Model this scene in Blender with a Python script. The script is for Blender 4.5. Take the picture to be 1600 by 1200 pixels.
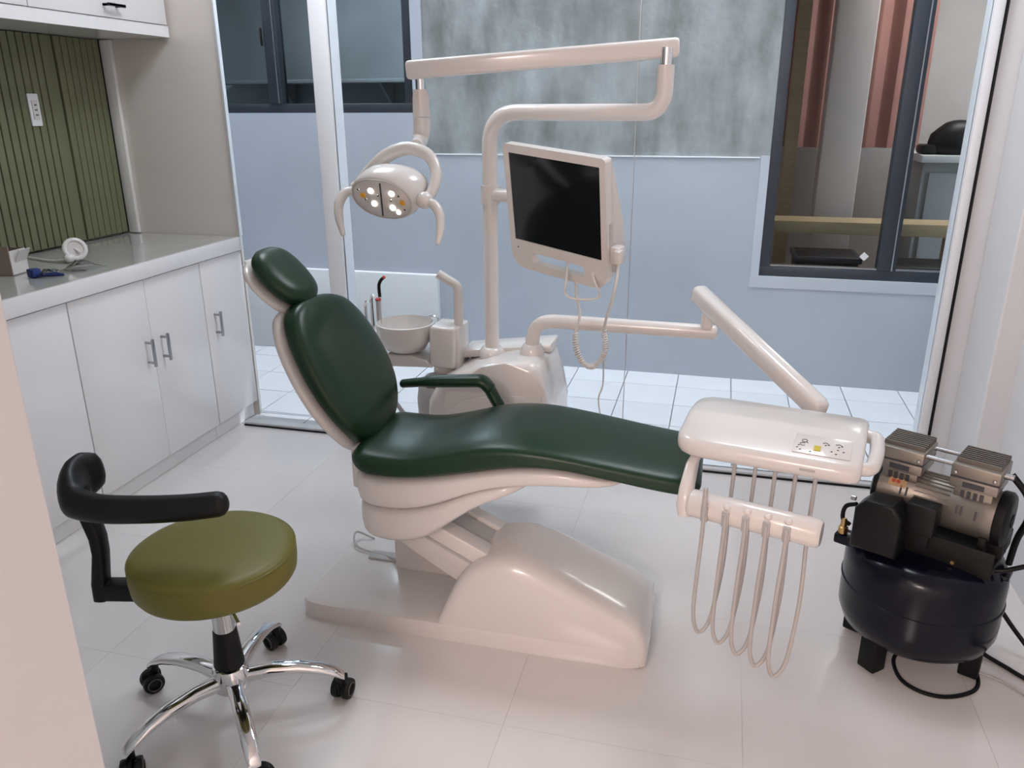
import bpy, bmesh, math, random
from mathutils import Vector, Matrix
random.seed(7)
for o in list(bpy.data.objects): bpy.data.objects.remove(o)
S = bpy.context.scene
COL = S.collection
R = math.radians

# ------------------------------------------------------------------ camera
H = 1.52
TILT, YAW, ROLL, FPX = R(19.34), R(14.44), R(-0.25), 1246.0
cam_d = bpy.data.cameras.new('camera'); cam = bpy.data.objects.new('camera', cam_d); COL.objects.link(cam)
cam_d.sensor_width = 36.0; cam_d.sensor_fit = 'HORIZONTAL'; cam_d.lens = FPX / 1600 * 36.0; cam_d.clip_start = 0.02
_f = Vector((0, math.cos(TILT), -math.sin(TILT))); _u = Vector((0, math.sin(TILT), math.cos(TILT))); _r = Vector((1, 0, 0))
_Z = Matrix.Rotation(YAW, 3, 'Z'); _f, _u, _r = _Z @ _f, _Z @ _u, _Z @ _r
_r, _u = math.cos(ROLL) * _r + math.sin(ROLL) * _u, -math.sin(ROLL) * _r + math.cos(ROLL) * _u
M = Matrix((( _r.x, _u.x, -_f.x, 0), (_r.y, _u.y, -_f.y, 0), (_r.z, _u.z, -_f.z, H), (0, 0, 0, 1)))
cam.matrix_world = M
S.camera = cam

# ------------------------------------------------------------------ world, lights, exposure
w = bpy.data.worlds.new('sky'); S.world = w; w.use_nodes = True
w.node_tree.nodes['Background'].inputs[0].default_value = (0.84, 0.90, 1.0, 1)
w.node_tree.nodes['Background'].inputs[1].default_value = 11.5
vs = S.view_settings
vs.view_transform = 'Standard'; vs.look = 'None'; vs.gamma = 1; vs.use_curve_mapping = False
vs.exposure = 0.04
CEIL = 2.75
def area(name, loc, sx, sy, power, col):
    l = bpy.data.lights.new(name, 'AREA'); l.shape = 'RECTANGLE'; l.size = sx; l.size_y = sy; l.energy = power; l.color = col
    o = bpy.data.objects.new(name, l); o.location = loc; COL.objects.link(o); return o
WARM, COOL = (1.0, 0.82, 0.755), (0.83, 0.90, 1.0)
PANELS = [(-0.75, -0.85, 4, WARM), (-0.75, -2.35, 100, WARM), (-1.45, 2.72, 13, COOL), (0.15, 2.72, 13, COOL)]  # warm entries: unseen panels added behind the camera to light upright faces
for x, y, p, lc in PANELS:
    area('panel_light', (x, y, CEIL - 0.045), 0.56, 0.56, p, lc)

# ------------------------------------------------------------------ materials
def mat(name, col, rough=0.4, metal=0.0, var=0.0, vscale=6.0, bump=0.0, bscale=80.0, coat=0.0, spec=0.5, stretch=None, emit=None):
    m = bpy.data.materials.new(name); m.use_nodes = True
    nt = m.node_tree; b = nt.nodes['Principled BSDF']
    b.inputs['Base Color'].default_value = (*col, 1); b.inputs['Roughness'].default_value = rough; b.inputs['Metallic'].default_value = metal
    b.inputs['Coat Weight'].default_value = coat; b.inputs['Coat Roughness'].default_value = 0.08
    b.inputs['Specular IOR Level'].default_value = spec
    if emit:
        b.inputs['Emission Color'].default_value = (*emit[0], 1); b.inputs['Emission Strength'].default_value = emit[1]
    tc = nt.nodes.new('ShaderNodeTexCoord')
    src = tc.outputs['Object']
    if stretch:
        mp = nt.nodes.new('ShaderNodeMapping'); mp.inputs['Scale'].default_value = stretch
        nt.links.new(src, mp.inputs[0]); src = mp.outputs[0]
    if var > 0:
        n = nt.nodes.new('ShaderNodeTexNoise'); n.inputs['Scale'].default_value = vscale; n.inputs['Detail'].default_value = 5
        nt.links.new(src, n.inputs['Vector'])
        rp = nt.nodes.new('ShaderNodeValToRGB')
        rp.color_ramp.elements[0].position = 0.3; rp.color_ramp.elements[1].position = 0.7
        rp.color_ramp.elements[0].color = (*[c * (1 - var) for c in col], 1); rp.color_ramp.elements[1].color = (*[min(1, c * (1 + var)) for c in col], 1)
        nt.links.new(n.outputs['Fac'], rp.inputs[0]); nt.links.new(rp.outputs[0], b.inputs['Base Color'])
    if bump > 0:
        n2 = nt.nodes.new('ShaderNodeTexNoise'); n2.inputs['Scale'].default_value = bscale; n2.inputs['Detail'].default_value = 3
        nt.links.new(src, n2.inputs['Vector'])
        bp = nt.nodes.new('ShaderNodeBump'); bp.inputs['Strength'].default_value = bump; bp.inputs['Distance'].default_value = 0.01
        nt.links.new(n2.outputs['Fac'], bp.inputs['Height']); nt.links.new(bp.outputs[0], b.inputs['Normal'])
    return m
def glass_mat(name, tint=(0.95, 0.98, 0.97), refl=0.06, rough=0.0):
    m = bpy.data.materials.new(name); m.use_nodes = True; nt = m.node_tree
    for n in list(nt.nodes):
        if n.type != 'OUTPUT_MATERIAL': nt.nodes.remove(n)
    out = [n for n in nt.nodes if n.type == 'OUTPUT_MATERIAL'][0]
    t = nt.nodes.new('ShaderNodeBsdfTransparent'); t.inputs[0].default_value = (*tint, 1)
    g = nt.nodes.new('ShaderNodeBsdfGlossy'); g.inputs['Roughness'].default_value = rough
    fr = nt.nodes.new('ShaderNodeLayerWeight'); fr.inputs['Blend'].default_value = refl
    mx = nt.nodes.new('ShaderNodeMixShader')
    nt.links.new(fr.outputs['Fresnel'], mx.inputs[0]); nt.links.new(t.outputs[0], mx.inputs[1]); nt.links.new(g.outputs[0], mx.inputs[2])
    nt.links.new(mx.outputs[0], out.inputs[0]); return m
def concrete_mat():
    m = mat('raw_concrete', (0.36, 0.37, 0.37), 0.85, bump=0.25, bscale=25)
    nt = m.node_tree; b = nt.nodes['Principled BSDF']; tc = [n for n in nt.nodes if n.type == 'TEX_COORD'][0]
    a = nt.nodes.new('ShaderNodeTexNoise'); a.inputs['Scale'].default_value = 2.2; a.inputs['Detail'].default_value = 8; a.inputs['Roughness'].default_value = 0.62
    mp = nt.nodes.new('ShaderNodeMapping'); mp.inputs['Scale'].default_value = (2.6, 1, 0.9)
    c = nt.nodes.new('ShaderNodeTexNoise'); c.inputs['Scale'].default_value = 3.0; c.inputs['Detail'].default_value = 6
    nt.links.new(tc.outputs['Object'], a.inputs['Vector']); nt.links.new(tc.outputs['Object'], mp.inputs[0]); nt.links.new(mp.outputs[0], c.inputs['Vector'])
    ad = nt.nodes.new('ShaderNodeMath'); ad.operation = 'ADD'; nt.links.new(a.outputs['Fac'], ad.inputs[0]); nt.links.new(c.outputs['Fac'], ad.inputs[1])
    hf = nt.nodes.new('ShaderNodeMath'); hf.operation = 'MULTIPLY'; hf.inputs[1].default_value = 0.5; nt.links.new(ad.outputs[0], hf.inputs[0])
    rp = nt.nodes.new('ShaderNodeValToRGB'); e = rp.color_ramp.elements
    e[0].position = 0.36; e[0].color = (0.15, 0.157, 0.15, 1); e[1].position = 0.64; e[1].color = (0.36, 0.375, 0.385, 1)
    k = rp.color_ramp.elements.new(0.5); k.color = (0.26, 0.272, 0.276, 1)
    nt.links.new(hf.outputs[0], rp.inputs[0]); nt.links.new(rp.outputs[0], b.inputs['Base Color']); return m
MT = {}
MT['floor'] = mat('polished_porcelain', (0.73, 0.69, 0.67), 0.11, var=0.02, vscale=2.5, coat=0.5)
MT['grout'] = mat('pale_grout', (0.66, 0.64, 0.63), 0.5, var=0.03)
MT['pave'] = mat('white_paving', (0.54, 0.545, 0.56), 0.35, var=0.04, vscale=3)
MT['joint'] = mat('grey_joint', (0.34, 0.34, 0.35), 0.9, var=0.1)
MT['wallw'] = mat('white_wall_paint', (0.78, 0.75, 0.72), 0.6, var=0.015, vscale=2)
MT['wallr'] = mat('white_wall_enamel', (0.74, 0.74, 0.75), 0.45, var=0.02, vscale=1.5)
MT['panel'] = mat('cream_laminate_wall', (0.72, 0.655, 0.60), 0.28, var=0.03, vscale=1.5, stretch=(1, 1, 5))
MT['cab'] = mat('white_gloss_laminate', (0.83, 0.805, 0.80), 0.18, var=0.01, vscale=2, coat=0.4)
MT['seam'] = mat('cabinet_carcass', (0.50, 0.49, 0.48), 0.6, var=0.05)
MT['top'] = mat('glossy_worktop', (0.50, 0.50, 0.47), 0.07, var=0.03, coat=0.6)
MT['steel'] = mat('brushed_steel', (0.42, 0.42, 0.44), 0.32, 1.0, bump=0.05, bscale=200)
MT['green'] = mat('green_slat_paint', (0.155, 0.158, 0.085), 0.45, var=0.06, vscale=9)
MT['greend'] = mat('dark_green_backing', (0.030, 0.030, 0.012), 0.7, var=0.1)
MT['conc'] = concrete_mat()
MT['paint'] = mat('blue_grey_render', (0.385, 0.41, 0.455), 0.7, var=0.06, vscale=1.6, bump=0.06, bscale=12)
MT['paint2'] = mat('pale_render', (0.45, 0.47, 0.505), 0.65, var=0.03, vscale=2)
MT['board'] = mat('white_render', (0.56, 0.565, 0.575), 0.6, var=0.03, vscale=3)
MT['alu'] = mat('dark_window_aluminium', (0.030, 0.036, 0.048), 0.4, 0.2, var=0.05)
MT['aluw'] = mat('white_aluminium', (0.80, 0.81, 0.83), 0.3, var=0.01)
MT['glass'] = glass_mat('clear_glass', (0.955, 0.975, 0.975), 0.10)
MT['wglass'] = glass_mat('window_glass', (0.80, 0.83, 0.84), 0.12)
MT['dglass'] = glass_mat('dark_window_glass', (0.62, 0.68, 0.72), 0.15)
MT['leather'] = mat('dark_green_vinyl', (0.0085, 0.034, 0.014), 0.34, var=0.08, vscale=4, bump=0.02, bscale=120, spec=0.35)
MT['shell'] = mat('white_moulded_plastic', (0.72, 0.675, 0.645), 0.22, var=0.012, vscale=3, coat=0.35)
MT['shell2'] = mat('cream_moulded_plastic', (0.70, 0.665, 0.635), 0.25, var=0.012, vscale=3, coat=0.3)
MT['greyp'] = mat('grey_moulded_plastic', (0.46, 0.44, 0.43), 0.35, var=0.03)
MT['chrome'] = mat('polished_chrome', (0.78, 0.78, 0.79), 0.07, 1.0, var=0.01)
MT['black'] = mat('black_plastic', (0.006, 0.006, 0.0065), 0.42, var=0.1, spec=0.25)
MT['blackm'] = mat('matt_black_metal', (0.007, 0.007, 0.007), 0.5, var=0.1, spec=0.25)
MT['padblk'] = mat('black_soft_foam', (0.006, 0.0055, 0.006), 0.42, var=0.1, bump=0.02, bscale=200, spec=0.3)
MT['olive'] = mat('olive_vinyl', (0.145, 0.128, 0.012), 0.45, var=0.04, vscale=5, bump=0.03, bscale=150)
MT['screen'] = mat('dark_screen_glass', (0.006, 0.006, 0.009), 0.12, coat=0.2)
MT['tank'] = mat('navy_enamel', (0.003, 0.0034, 0.0105), 0.2, var=0.1, spec=0.28)
MT['cast'] = mat('cast_aluminium', (0.30, 0.27, 0.235), 0.42, 0.75, var=0.08, vscale=12, bump=0.06, bscale=90)
MT['castd'] = mat('dark_cast_aluminium', (0.20, 0.185, 0.165), 0.45, 0.75, var=0.08, vscale=12)
MT['brass'] = mat('brass', (0.55, 0.38, 0.17), 0.3, 1.0, var=0.05)
MT['rubber'] = mat('black_rubber', (0.006, 0.006, 0.0065), 0.55, var=0.1, spec=0.2)
MT['hose'] = mat('grey_silicone_hose', (0.47, 0.45, 0.43), 0.3, var=0.03)
MT['cordw'] = mat('white_cord', (0.72, 0.69, 0.66), 0.4, var=0.02)
MT['led'] = mat('lit_led', (1, 1, 1), 0.3, emit=((1, 0.96, 0.9), 6.0))
MT['amber'] = mat('amber_led', (0.75, 0.38, 0.03), 0.35, var=0.03)
MT['lens'] = mat('lamp_face_plastic', (0.62, 0.58, 0.55), 0.12, var=0.03, coat=0.6)
MT['diff'] = mat('lamp_diffuser', (0.9, 0.9, 0.9), 0.4, emit=((1.0, 0.86, 0.78), 4.0))
MT['diffc'] = mat('cool_lamp_diffuser', (0.9, 0.9, 0.9), 0.4, emit=((0.88, 0.94, 1.0), 4.0))
MT['card'] = mat('brown_cardboard', (0.30, 0.235, 0.19), 0.8, var=0.05)
MT['paper'] = mat('white_card', (0.66, 0.62, 0.60), 0.7, var=0.02)
MT['blue'] = mat('blue_plastic', (0.012, 0.035, 0.19), 0.35, var=0.05)
MT['film'] = glass_mat('clear_plastic_film', (0.86, 0.86, 0.85), 0.25, 0.12)
MT['red'] = mat('red_plastic', (0.55, 0.07, 0.05), 0.4, var=0.04)
MT['yellow'] = mat('yellow_window', (0.62, 0.50, 0.03), 0.3, var=0.03)
MT['ink'] = mat('dark_print', (0.05, 0.05, 0.06), 0.5, var=0.05)
MT['sticker'] = mat('orange_sticker', (0.55, 0.33, 0.16), 0.5, var=0.1, vscale=40)
MT['redwall'] = mat('red_brown_curtain', (0.27, 0.125, 0.105), 0.8, var=0.12, vscale=3)
MT['beige'] = mat('beige_room_paint', (0.46, 0.41, 0.385), 0.7, var=0.04)
MT['column'] = mat('pinkish_plaster', (0.60, 0.51, 0.485), 0.7, var=0.04)
MT['wood'] = mat('pale_wood', (0.45, 0.34, 0.20), 0.5, var=0.12, vscale=4, stretch=(1, 1, 12))
MT['droom'] = mat('dim_room_paint', (0.27, 0.28, 0.285), 0.8, var=0.3, vscale=1.3)
MT['ceil'] = mat('ceiling_paint', (0.80, 0.78, 0.76), 0.7, var=0.01)

# ------------------------------------------------------------------ mesh helpers
def frames(path):
    n = len(path); T = []
    for i in range(n):
        a = path[max(0, i - 1)]; b = path[min(n - 1, i + 1)]; T.append((b - a).normalized())
    up = Vector((0, 0, 1)) if abs(T[0].z) < 0.9 else Vector((0, 1, 0))
    N = (up - T[0] * up.dot(T[0])).normalized(); out = []
    for i in range(n):
        N = (N - T[i] * N.dot(T[i])).normalized()
        out.append((T[i], N, T[i].cross(N)))
    return out
def fillet(pts, rad, k=6):
    pts = [Vector(p) for p in pts]; out = [pts[0]]
    for i in range(1, len(pts) - 1):
        a, b, c = pts[i - 1], pts[i], pts[i + 1]
        d1 = (a - b); d2 = (c - b); r = min(rad, d1.length * 0.49, d2.length * 0.49)
        p, q = b + d1.normalized() * r, b + d2.normalized() * r
        for j in range(k + 1):
            t = j / k; out.append((1 - t) ** 2 * p + 2 * t * (1 - t) * b + t * t * q)
    out.append(pts[-1]); return out
def spline(pts, k=8):
    P = [Vector(p) for p in pts]; P = [P[0] * 2 - P[1]] + P + [P[-1] * 2 - P[-2]]; out = []
    for i in range(1, len(P) - 2):
        a, b, c, d = P[i - 1:i + 3]
        for j in range(k):
            t = j / k
            out.append(0.5 * ((2 * b) + (c - a) * t + (2 * a - 5 * b + 4 * c - d) * t * t + (3 * b - a - 3 * c + d) * t ** 3))
    out.append(P[-2]); return out
class MB:
    def __init__(s): s.bm = bmesh.new()
    def box(s, c, size, rot=None, bev=0.0, seg=2):
        m = Matrix.Translation(Vector(c)) @ (rot.to_4x4() if rot is not None else Matrix()) @ Matrix.Diagonal((*size, 1))
        r = bmesh.ops.create_cube(s.bm, size=1, matrix=m)
        if bev > 0:
            es = list({e for v in r['verts'] for e in v.link_edges})
            bmesh.ops.bevel(s.bm, geom=es, offset=bev, segments=seg, affect='EDGES', profile=0.5)
        return s
    def rings(s, rings, cap=True, close=True):
        rv = [[s.bm.verts.new(p) for p in r] for r in rings]; n = len(rv[0])
        for a, b in zip(rv, rv[1:]):
            for i in range(n if close else n - 1):
                j = (i + 1) % n
                try: s.bm.faces.new((a[i], a[j], b[j], b[i]))
                except ValueError: pass
        if cap:
            for r in (rv[0][::-1], rv[-1]):
                try: s.bm.faces.new(r)
                except ValueError: pass
        return s
    def tube(s, path, rad, seg=12, flat=1.0, cap=True, rnd=False):
        path = [Vector(p) for p in path]; fr = frames(path); n = len(path)
        rr = rad if isinstance(rad, (list, tuple)) else [rad] * n
        if len(rr) != n:   # resample radii
            rr = [rr[min(len(rr) - 1, int(i / (n - 1) * (len(rr) - 1)))] * (1 - ((i / (n - 1) * (len(rr) - 1)) % 1)) + rr[min(len(rr) - 1, int(i / (n - 1) * (len(rr) - 1)) + 1)] * ((i / (n - 1) * (len(rr) - 1)) % 1) for i in range(n)]
        rings = []
        def ring(p, f, r): return [p + (f[1] * math.cos(2 * math.pi * i / seg) + f[2] * math.sin(2 * math.pi * i / seg) * flat) * r for i in range(seg)]
        if rnd:
            for a in (75, 50, 25): rings.append(ring(path[0] - fr[0][0] * rr[0] * math.sin(R(a)) * 0.8, fr[0], rr[0] * math.cos(R(a))))
        for p, f, r in zip(path, fr, rr): rings.append(ring(p, f, r))
        if rnd:
            for a in (25, 50, 75): rings.append(ring(path[-1] + fr[-1][0] * rr[-1] * math.sin(R(a)) * 0.8, fr[-1], rr[-1] * math.cos(R(a))))
        return s.rings(rings, cap)
    def lathe(s, prof, origin=(0, 0, 0), axis=(0, 0, 1), seg=32, cap=True, sy=1.0):
        o = Vector(origin); z = Vector(axis).normalized(); x = Vector((1, 0, 0)) if abs(z.x) < 0.9 else Vector((0, 1, 0))
        x = (x - z * x.dot(z)).normalized(); y = z.cross(x)
        return s.rings([[o + z * h + (x * math.cos(2 * math.pi * i / seg) + y * math.sin(2 * math.pi * i / seg) * sy) * r for i in range(seg)] for r, h in prof], cap)
    def prism(s, poly, fn, a, b, bev=0.0, seg=3):
        """poly: 2-D outline; fn(p, t) -> 3-D point at extrusion t"""
        va = [s.bm.verts.new(fn(p, a)) for p in poly]; vb = [s.bm.verts.new(fn(p, b)) for p in poly]
        n = len(poly); fs = [s.bm.faces.new(va[::-1]), s.bm.faces.new(vb)]
        for i in range(n): fs.append(s.bm.faces.new((va[i], va[(i + 1) % n], vb[(i + 1) % n], vb[i])))
        if bev > 0:
            es = [e for e in {e for f in fs[:2] for e in f.edges}]
            bmesh.ops.bevel(s.bm, geom=es, offset=bev, segments=seg, affect='EDGES', profile=0.5)
        return s
    def ball(s, c, r, sc=(1, 1, 1), u=16, v=10):
        m = Matrix.Translation(Vector(c)) @ Matrix.Diagonal((r * sc[0], r * sc[1], r * sc[2], 1))
        bmesh.ops.create_uvsphere(s.bm, u_segments=u, v_segments=v, radius=1, matrix=m); return s
    def build(s, name, m, parent=None, smooth=True, ang=42):
        bmesh.ops.recalc_face_normals(s.bm, faces=s.bm.faces)
        me = bpy.data.meshes.new(name); s.bm.to_mesh(me); s.bm.free()
        me.materials.append(MT[m] if isinstance(m, str) else m)
        if smooth:
            for p in me.polygons: p.use_smooth = True
            me.set_sharp_from_angle(angle=R(ang))
        o = bpy.data.objects.new(name, me); COL.objects.link(o)
        if parent is not None: attach(o, parent)
        return o
WORLD = {}
def wloc(o): return WORLD.get(o.name, Vector((0, 0, 0)))
def attach(o, parent):
    o.parent = parent; o.matrix_parent_inverse = Matrix.Translation(-wloc(parent))
def thing(name, label, cat, loc, group=None):
    o = bpy.data.objects.new(name, None); COL.objects.link(o); o.location = loc; o.empty_display_size = 0.1
    WORLD[o.name] = Vector(loc); o['label'] = label; o['category'] = cat
    if group: o['group'] = group
    return o
def tag(o, label, cat, group=None):
    o['label'] = label; o['category'] = cat
    if group: o['group'] = group
    return o
def struct(o, label, cat='wall'):
    o['kind'] = 'structure'; o['label'] = label; o['category'] = cat; return o
def sup(a, b, n, seg=32):
    """superellipse outline"""
    out = []
    for i in range(seg):
        t = 2 * math.pi * i / seg; c, s_ = math.cos(t), math.sin(t)
        out.append((a * math.copysign(abs(c) ** (2 / n), c), b * math.copysign(abs(s_) ** (2 / n), s_)))
    return out
def interp(tab, x):
    if x <= tab[0][0]: return tab[0][1:]
    for p, q in zip(tab, tab[1:]):
        if x <= q[0]:
            t = (x - p[0]) / (q[0] - p[0]); return tuple(u + (v - u) * t for u, v in zip(p[1:], q[1:]))
    return tab[-1][1:]
def sinterp(tab, x):
    """smooth (Catmull-Rom) table lookup"""
    n = len(tab)
    if x <= tab[0][0]: return tab[0][1:]
    if x >= tab[-1][0]: return tab[-1][1:]
    for i in range(n - 1):
        if x <= tab[i + 1][0]:
            x0, x1 = tab[i][0], tab[i + 1][0]; t = (x - x0) / (x1 - x0); out = []
            for k in range(1, len(tab[0])):
                p, q = tab[i][k], tab[i + 1][k]
                m0 = (q - tab[i - 1][k]) / (x1 - tab[i - 1][0]) * (x1 - x0) if i > 0 else q - p
                m1 = (tab[i + 2][k] - p) / (tab[i + 2][0] - x0) * (x1 - x0) if i < n - 2 else q - p
                out.append((2*t**3-3*t*t+1)*p + (t**3-2*t*t+t)*m0 + (-2*t**3+3*t*t)*q + (t**3-t*t)*m1)
            return tuple(out)
def lin(a, b, n): return [a + (b - a) * i / (n - 1) for i in range(n)]
def at(x, y, d):
    """scene point seen at photograph position x, y at optical depth d metres"""
    return Vector((0, 0, H)) + (_f + _r * ((x - 800) / FPX) - _u * ((y - 600) / FPX)) * d
def P3(x, y, z): return Vector((x, y, z))

# ------------------------------------------------------------------ setting: floors
XL, XR, YG, YB, YBACK = -2.86, 1.04, 3.28, 4.60, -3.2
fl = struct(MB().box((-0.9, 0.04, -0.0470), (3.98, 6.50, 0.09)).build('floor', 'grout', smooth=False), 'glossy pale porcelain tiled floor of the treatment room', 'floor')
tile_me = {}
def tiles(parent, x0, x1, y0, y1, ox, oy, size, gap, ztop, th, m, jit=0.0):
    i0 = math.floor((x0 - ox) / size); i1 = math.ceil((x1 - ox) / size); j0 = math.floor((y0 - oy) / size); j1 = math.ceil((y1 - oy) / size)
    for i in range(i0, i1):
        for j in range(j0, j1):
            a, b = max(x0, ox + i * size + gap / 2), min(x1, ox + (i + 1) * size - gap / 2)
            c, d = max(y0, oy + j * size + gap / 2), min(y1, oy + (j + 1) * size - gap / 2)
            if b - a < 0.01 or d - c < 0.01: continue
            key = (round(b - a, 4), round(d - c, 4), m)
            if key not in tile_me:
                o = MB().box((0, 0, -th / 2), (b - a, d - c, th), bev=(0.0012 if gap > 0.003 else 0), seg=1).build('tile', m, smooth=False); tile_me[key] = o.data
            else:
                o = bpy.data.objects.new('tile', tile_me[key]); COL.objects.link(o)
            o.location = ((a + b) / 2, (c + d) / 2, ztop - random.random() * jit); o.parent = parent
tiles(fl, XL, XR, YBACK, YG, 0.76, 1.60, 0.60, 0.0007, 0.0, 0.012, 'floor')
pv = struct(MB().box((-0.9, 3.985, -0.058), (6.6, 1.33, 0.09)).build('floor_courtyard', 'joint', smooth=False), 'white square paving tiles of the courtyard behind the glass', 'floor')
tiles(pv, -4.2, 2.4, YG + 0.045, YB, 1.04, 4.37, 0.30, 0.005, 0.0, 0.014, 'pave', 0.0008)

# ------------------------------------------------------------------ setting: back wall of the courtyard with two windows
WT = 4.6
def wallboxes(mb, boxes, y0, y1):
    for x0, x1, z0, z1 in boxes: mb.box(((x0 + x1) / 2, (y0 + y1) / 2, (z0 + z1) / 2), (x1 - x0, y1 - y0, z1 - z0))
    return mb
LWX0, LWX1, LWZ = -3.75, -1.765, 1.475
RWX0, RWX1, RWZ = 0.237, 1.72, 0.612
WINT = 2.45
wb = wallboxes(MB(), [(-4.3, LWX0, 0, WT), (LWX0, LWX1, 0, LWZ), (LWX0, LWX1, WINT, WT), (LWX1, RWX0, 0, WT), (RWX0, RWX1, 0, RWZ), (RWX0, RWX1, WINT, WT), (RWX1, 2.5, 0, WT)], YB, YB + 0.14).build('wall_back', 'conc', smooth=False)
struct(wb, 'raw grey concrete courtyard wall above pale blue-grey render')
rend = wallboxes(MB(), [(-4.3, LWX1, 0.0, LWZ), (LWX1, 0.192, 0.0, 1.247), (LWX1, -1.70, 1.247, WINT), (0.192, RWX1, 0.0, 0.548), (RWX1 + 0.05, 2.5, 0, 1.247)], YB - 0.008, YB).build('render_coat', 'paint', wb, smooth=False)
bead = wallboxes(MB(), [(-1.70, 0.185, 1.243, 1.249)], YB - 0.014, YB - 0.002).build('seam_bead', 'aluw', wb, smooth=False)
sur = wallboxes(MB(), [(0.192, RWX0, 0.548, 1.255), (RWX0, RWX1, 0.548, RWZ), (RWX1, RWX1 + 0.05, 0.548, 1.255)], YB - 0.012, YB).build('window_surround', 'paint2', wb, smooth=False)
pb = MB().box((-2.94, YB - 0.03, 0.268), (2.60, 0.044, 0.534), bev=0.004).build('trim_1', 'board')
struct(pb, 'low white plastered band along the foot of the courtyard wall', 'trim')
struct(MB().box((-4.25, 3.98, 2.3), (0.1, 1.4, 4.6)).build('wall_courtyard_left', 'paint', smooth=False), 'blue-grey end wall of the courtyard on its left')
struct(MB().box((2.45, 3.98, 2.3), (0.1, 1.4, 4.6)).build('wall_courtyard_right', 'paint', smooth=False), 'blue-grey end wall of the courtyard on its right')

struct(MB().box((-3.615, 3.36, 1.24), (1.37, 0.12, 2.48)).build('wall_outer_left', 'paint', smooth=False), 'blue-grey outer wall left of the glass partition')
struct(MB().box((1.82, 3.36, 1.24), (1.36, 0.12, 2.48)).build('wall_outer_right', 'paint', smooth=False), 'blue-grey outer wall right of the glass partition')

def window(name, label, x0, x1, z0, z1, mull, gl, fw_=0.052, lips=True):
    r = thing(name, label, 'window', ((x0 + x1) / 2, YB + 0.03, z0)); r['kind'] = 'structure'
    y = YB + 0.035
    for (cx, cz, sx, sz, nm) in [((x0 + x1) / 2, z0 + fw_ / 2, x1 - x0, fw_, 'sill_rail'), ((x0 + x1) / 2, z1 - fw_ / 2, x1 - x0, fw_, 'head_rail'), (x0 + fw_ / 2, (z0 + z1) / 2, fw_, z1 - z0 - 2 * fw_ - 0.001, 'side_rail'), (x1 - fw_ / 2, (z0 + z1) / 2, fw_, z1 - z0 - 2 * fw_ - 0.001, 'side_rail')]:
        MB().box((cx, y, cz), (sx, 0.07, sz), bev=0.003).build(nm, 'alu', r)
    edges = [x0 + fw_]
    for a, b in mull:
        MB().box(((a + b) / 2, y - 0.004, (z0 + z1) / 2), (b - a, 0.075, z1 - z0 - 2 * fw_ - 0.002), bev=0.003).build('mullion', 'alu', r)
        MB().box((b - 0.022, y - 0.044, (z0 + z1) / 2), (0.006, 0.008, z1 - z0 - 2 * fw_ - 0.004)).build('mullion_groove', 'steel', r)
        edges += [a, b]
    edges.append(x1 - fw_)
    for a, b in zip(edges[::2], edges[1::2]):
        MB().box(((a + b) / 2, y + 0.008, (z0 + z1) / 2), (b - a + 0.01, 0.006, z1 - z0 - 2 * fw_ + 0.01)).build('pane', gl, r, smooth=False)
        if lips:
            MB().box(((a + b) / 2, y - 0.018, z0 + fw_ + 0.006), (b - a - 0.004, 0.03, 0.008)).build('sash_lip', 'steel', r, smooth=False)
    return r
wl = window('window_1', 'dark framed sliding window high in the courtyard wall, left', LWX0, LWX1, LWZ, WINT, [(-2.69, -2.60)], 'dglass', lips=False)
MB().box((-2.70, YB - 0.012, 1.90), (0.014, 0.012, 0.10), bev=0.004).build('latch', 'black', wl)
wr = window('window_2', 'tall dark framed window onto a red-brown room, right of the courtyard', RWX0, RWX1, RWZ, WINT, [(0.842, 0.935)], 'wglass', 0.055)
MB().box((0.775, YB + 0.030, 0.735), (0.034, 0.002, 0.034), Matrix.Rotation(R(40), 3, 'Y')).build('sticker', 'paper', wr, smooth=False)

# rooms behind the two windows
def room(name, x0, x1, y1, z0, m, label):
    mb = MB(); y0 = YB + 0.14
    for c, s_ in [(((x0 + x1) / 2, y1, 1.4), (x1 - x0, 0.06, 3.0)), ((x0, (y0 + y1) / 2, 1.4), (0.06, y1 - y0, 3.0)), ((x1, (y0 + y1) / 2, 1.4), (0.06, y1 - y0, 3.0)), (((x0 + x1) / 2, (y0 + y1) / 2, 2.9), (x1 - x0, y1 - y0, 0.06)), (((x0 + x1) / 2, (y0 + y1) / 2, z0), (x1 - x0, y1 - y0, 0.06))]:
        mb.box(c, s_)
    return struct(mb.build(name, m, smooth=False), label)
room('wall_room_left', -4.4, -1.2, 6.6, 0.2, 'droom', 'dim grey room behind the high left window')
room('wall_room_right', -0.4, 3.2, 7.0, 0.0, 'beige', 'beige room behind the tall right window')
area('unseen_room_light', (1.6, 5.6, 2.8), 0.9, 0.5, 40, (1.0, 0.90, 0.84))
area('unseen_room_light', (-2.6, 5.6, 2.8), 0.6, 0.4, 50.0, (0.95, 0.97, 1.0))  # added light: greys the left window in place of reflections on its glass
c = thing('reflection_ledge', 'added long ledge imitating faint reflections in the high left window', 'shelf', (-2.6, 6.35, 1.6))  # added ledge: its line stands in for a reflection in the left window
MB().box((-2.7, 6.40, 1.70), (2.9, 0.30, 0.03), bev=0.004).build('board', 'droom', c)
for x in (-3.6, -2.7, -1.8): MB().prism([(6.565, 1.684), (6.30, 1.684), (6.565, 1.50)], lambda p, t: P3(t, p[0], p[1]), x - 0.012, x + 0.012).build('bracket', 'droom', c)
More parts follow.
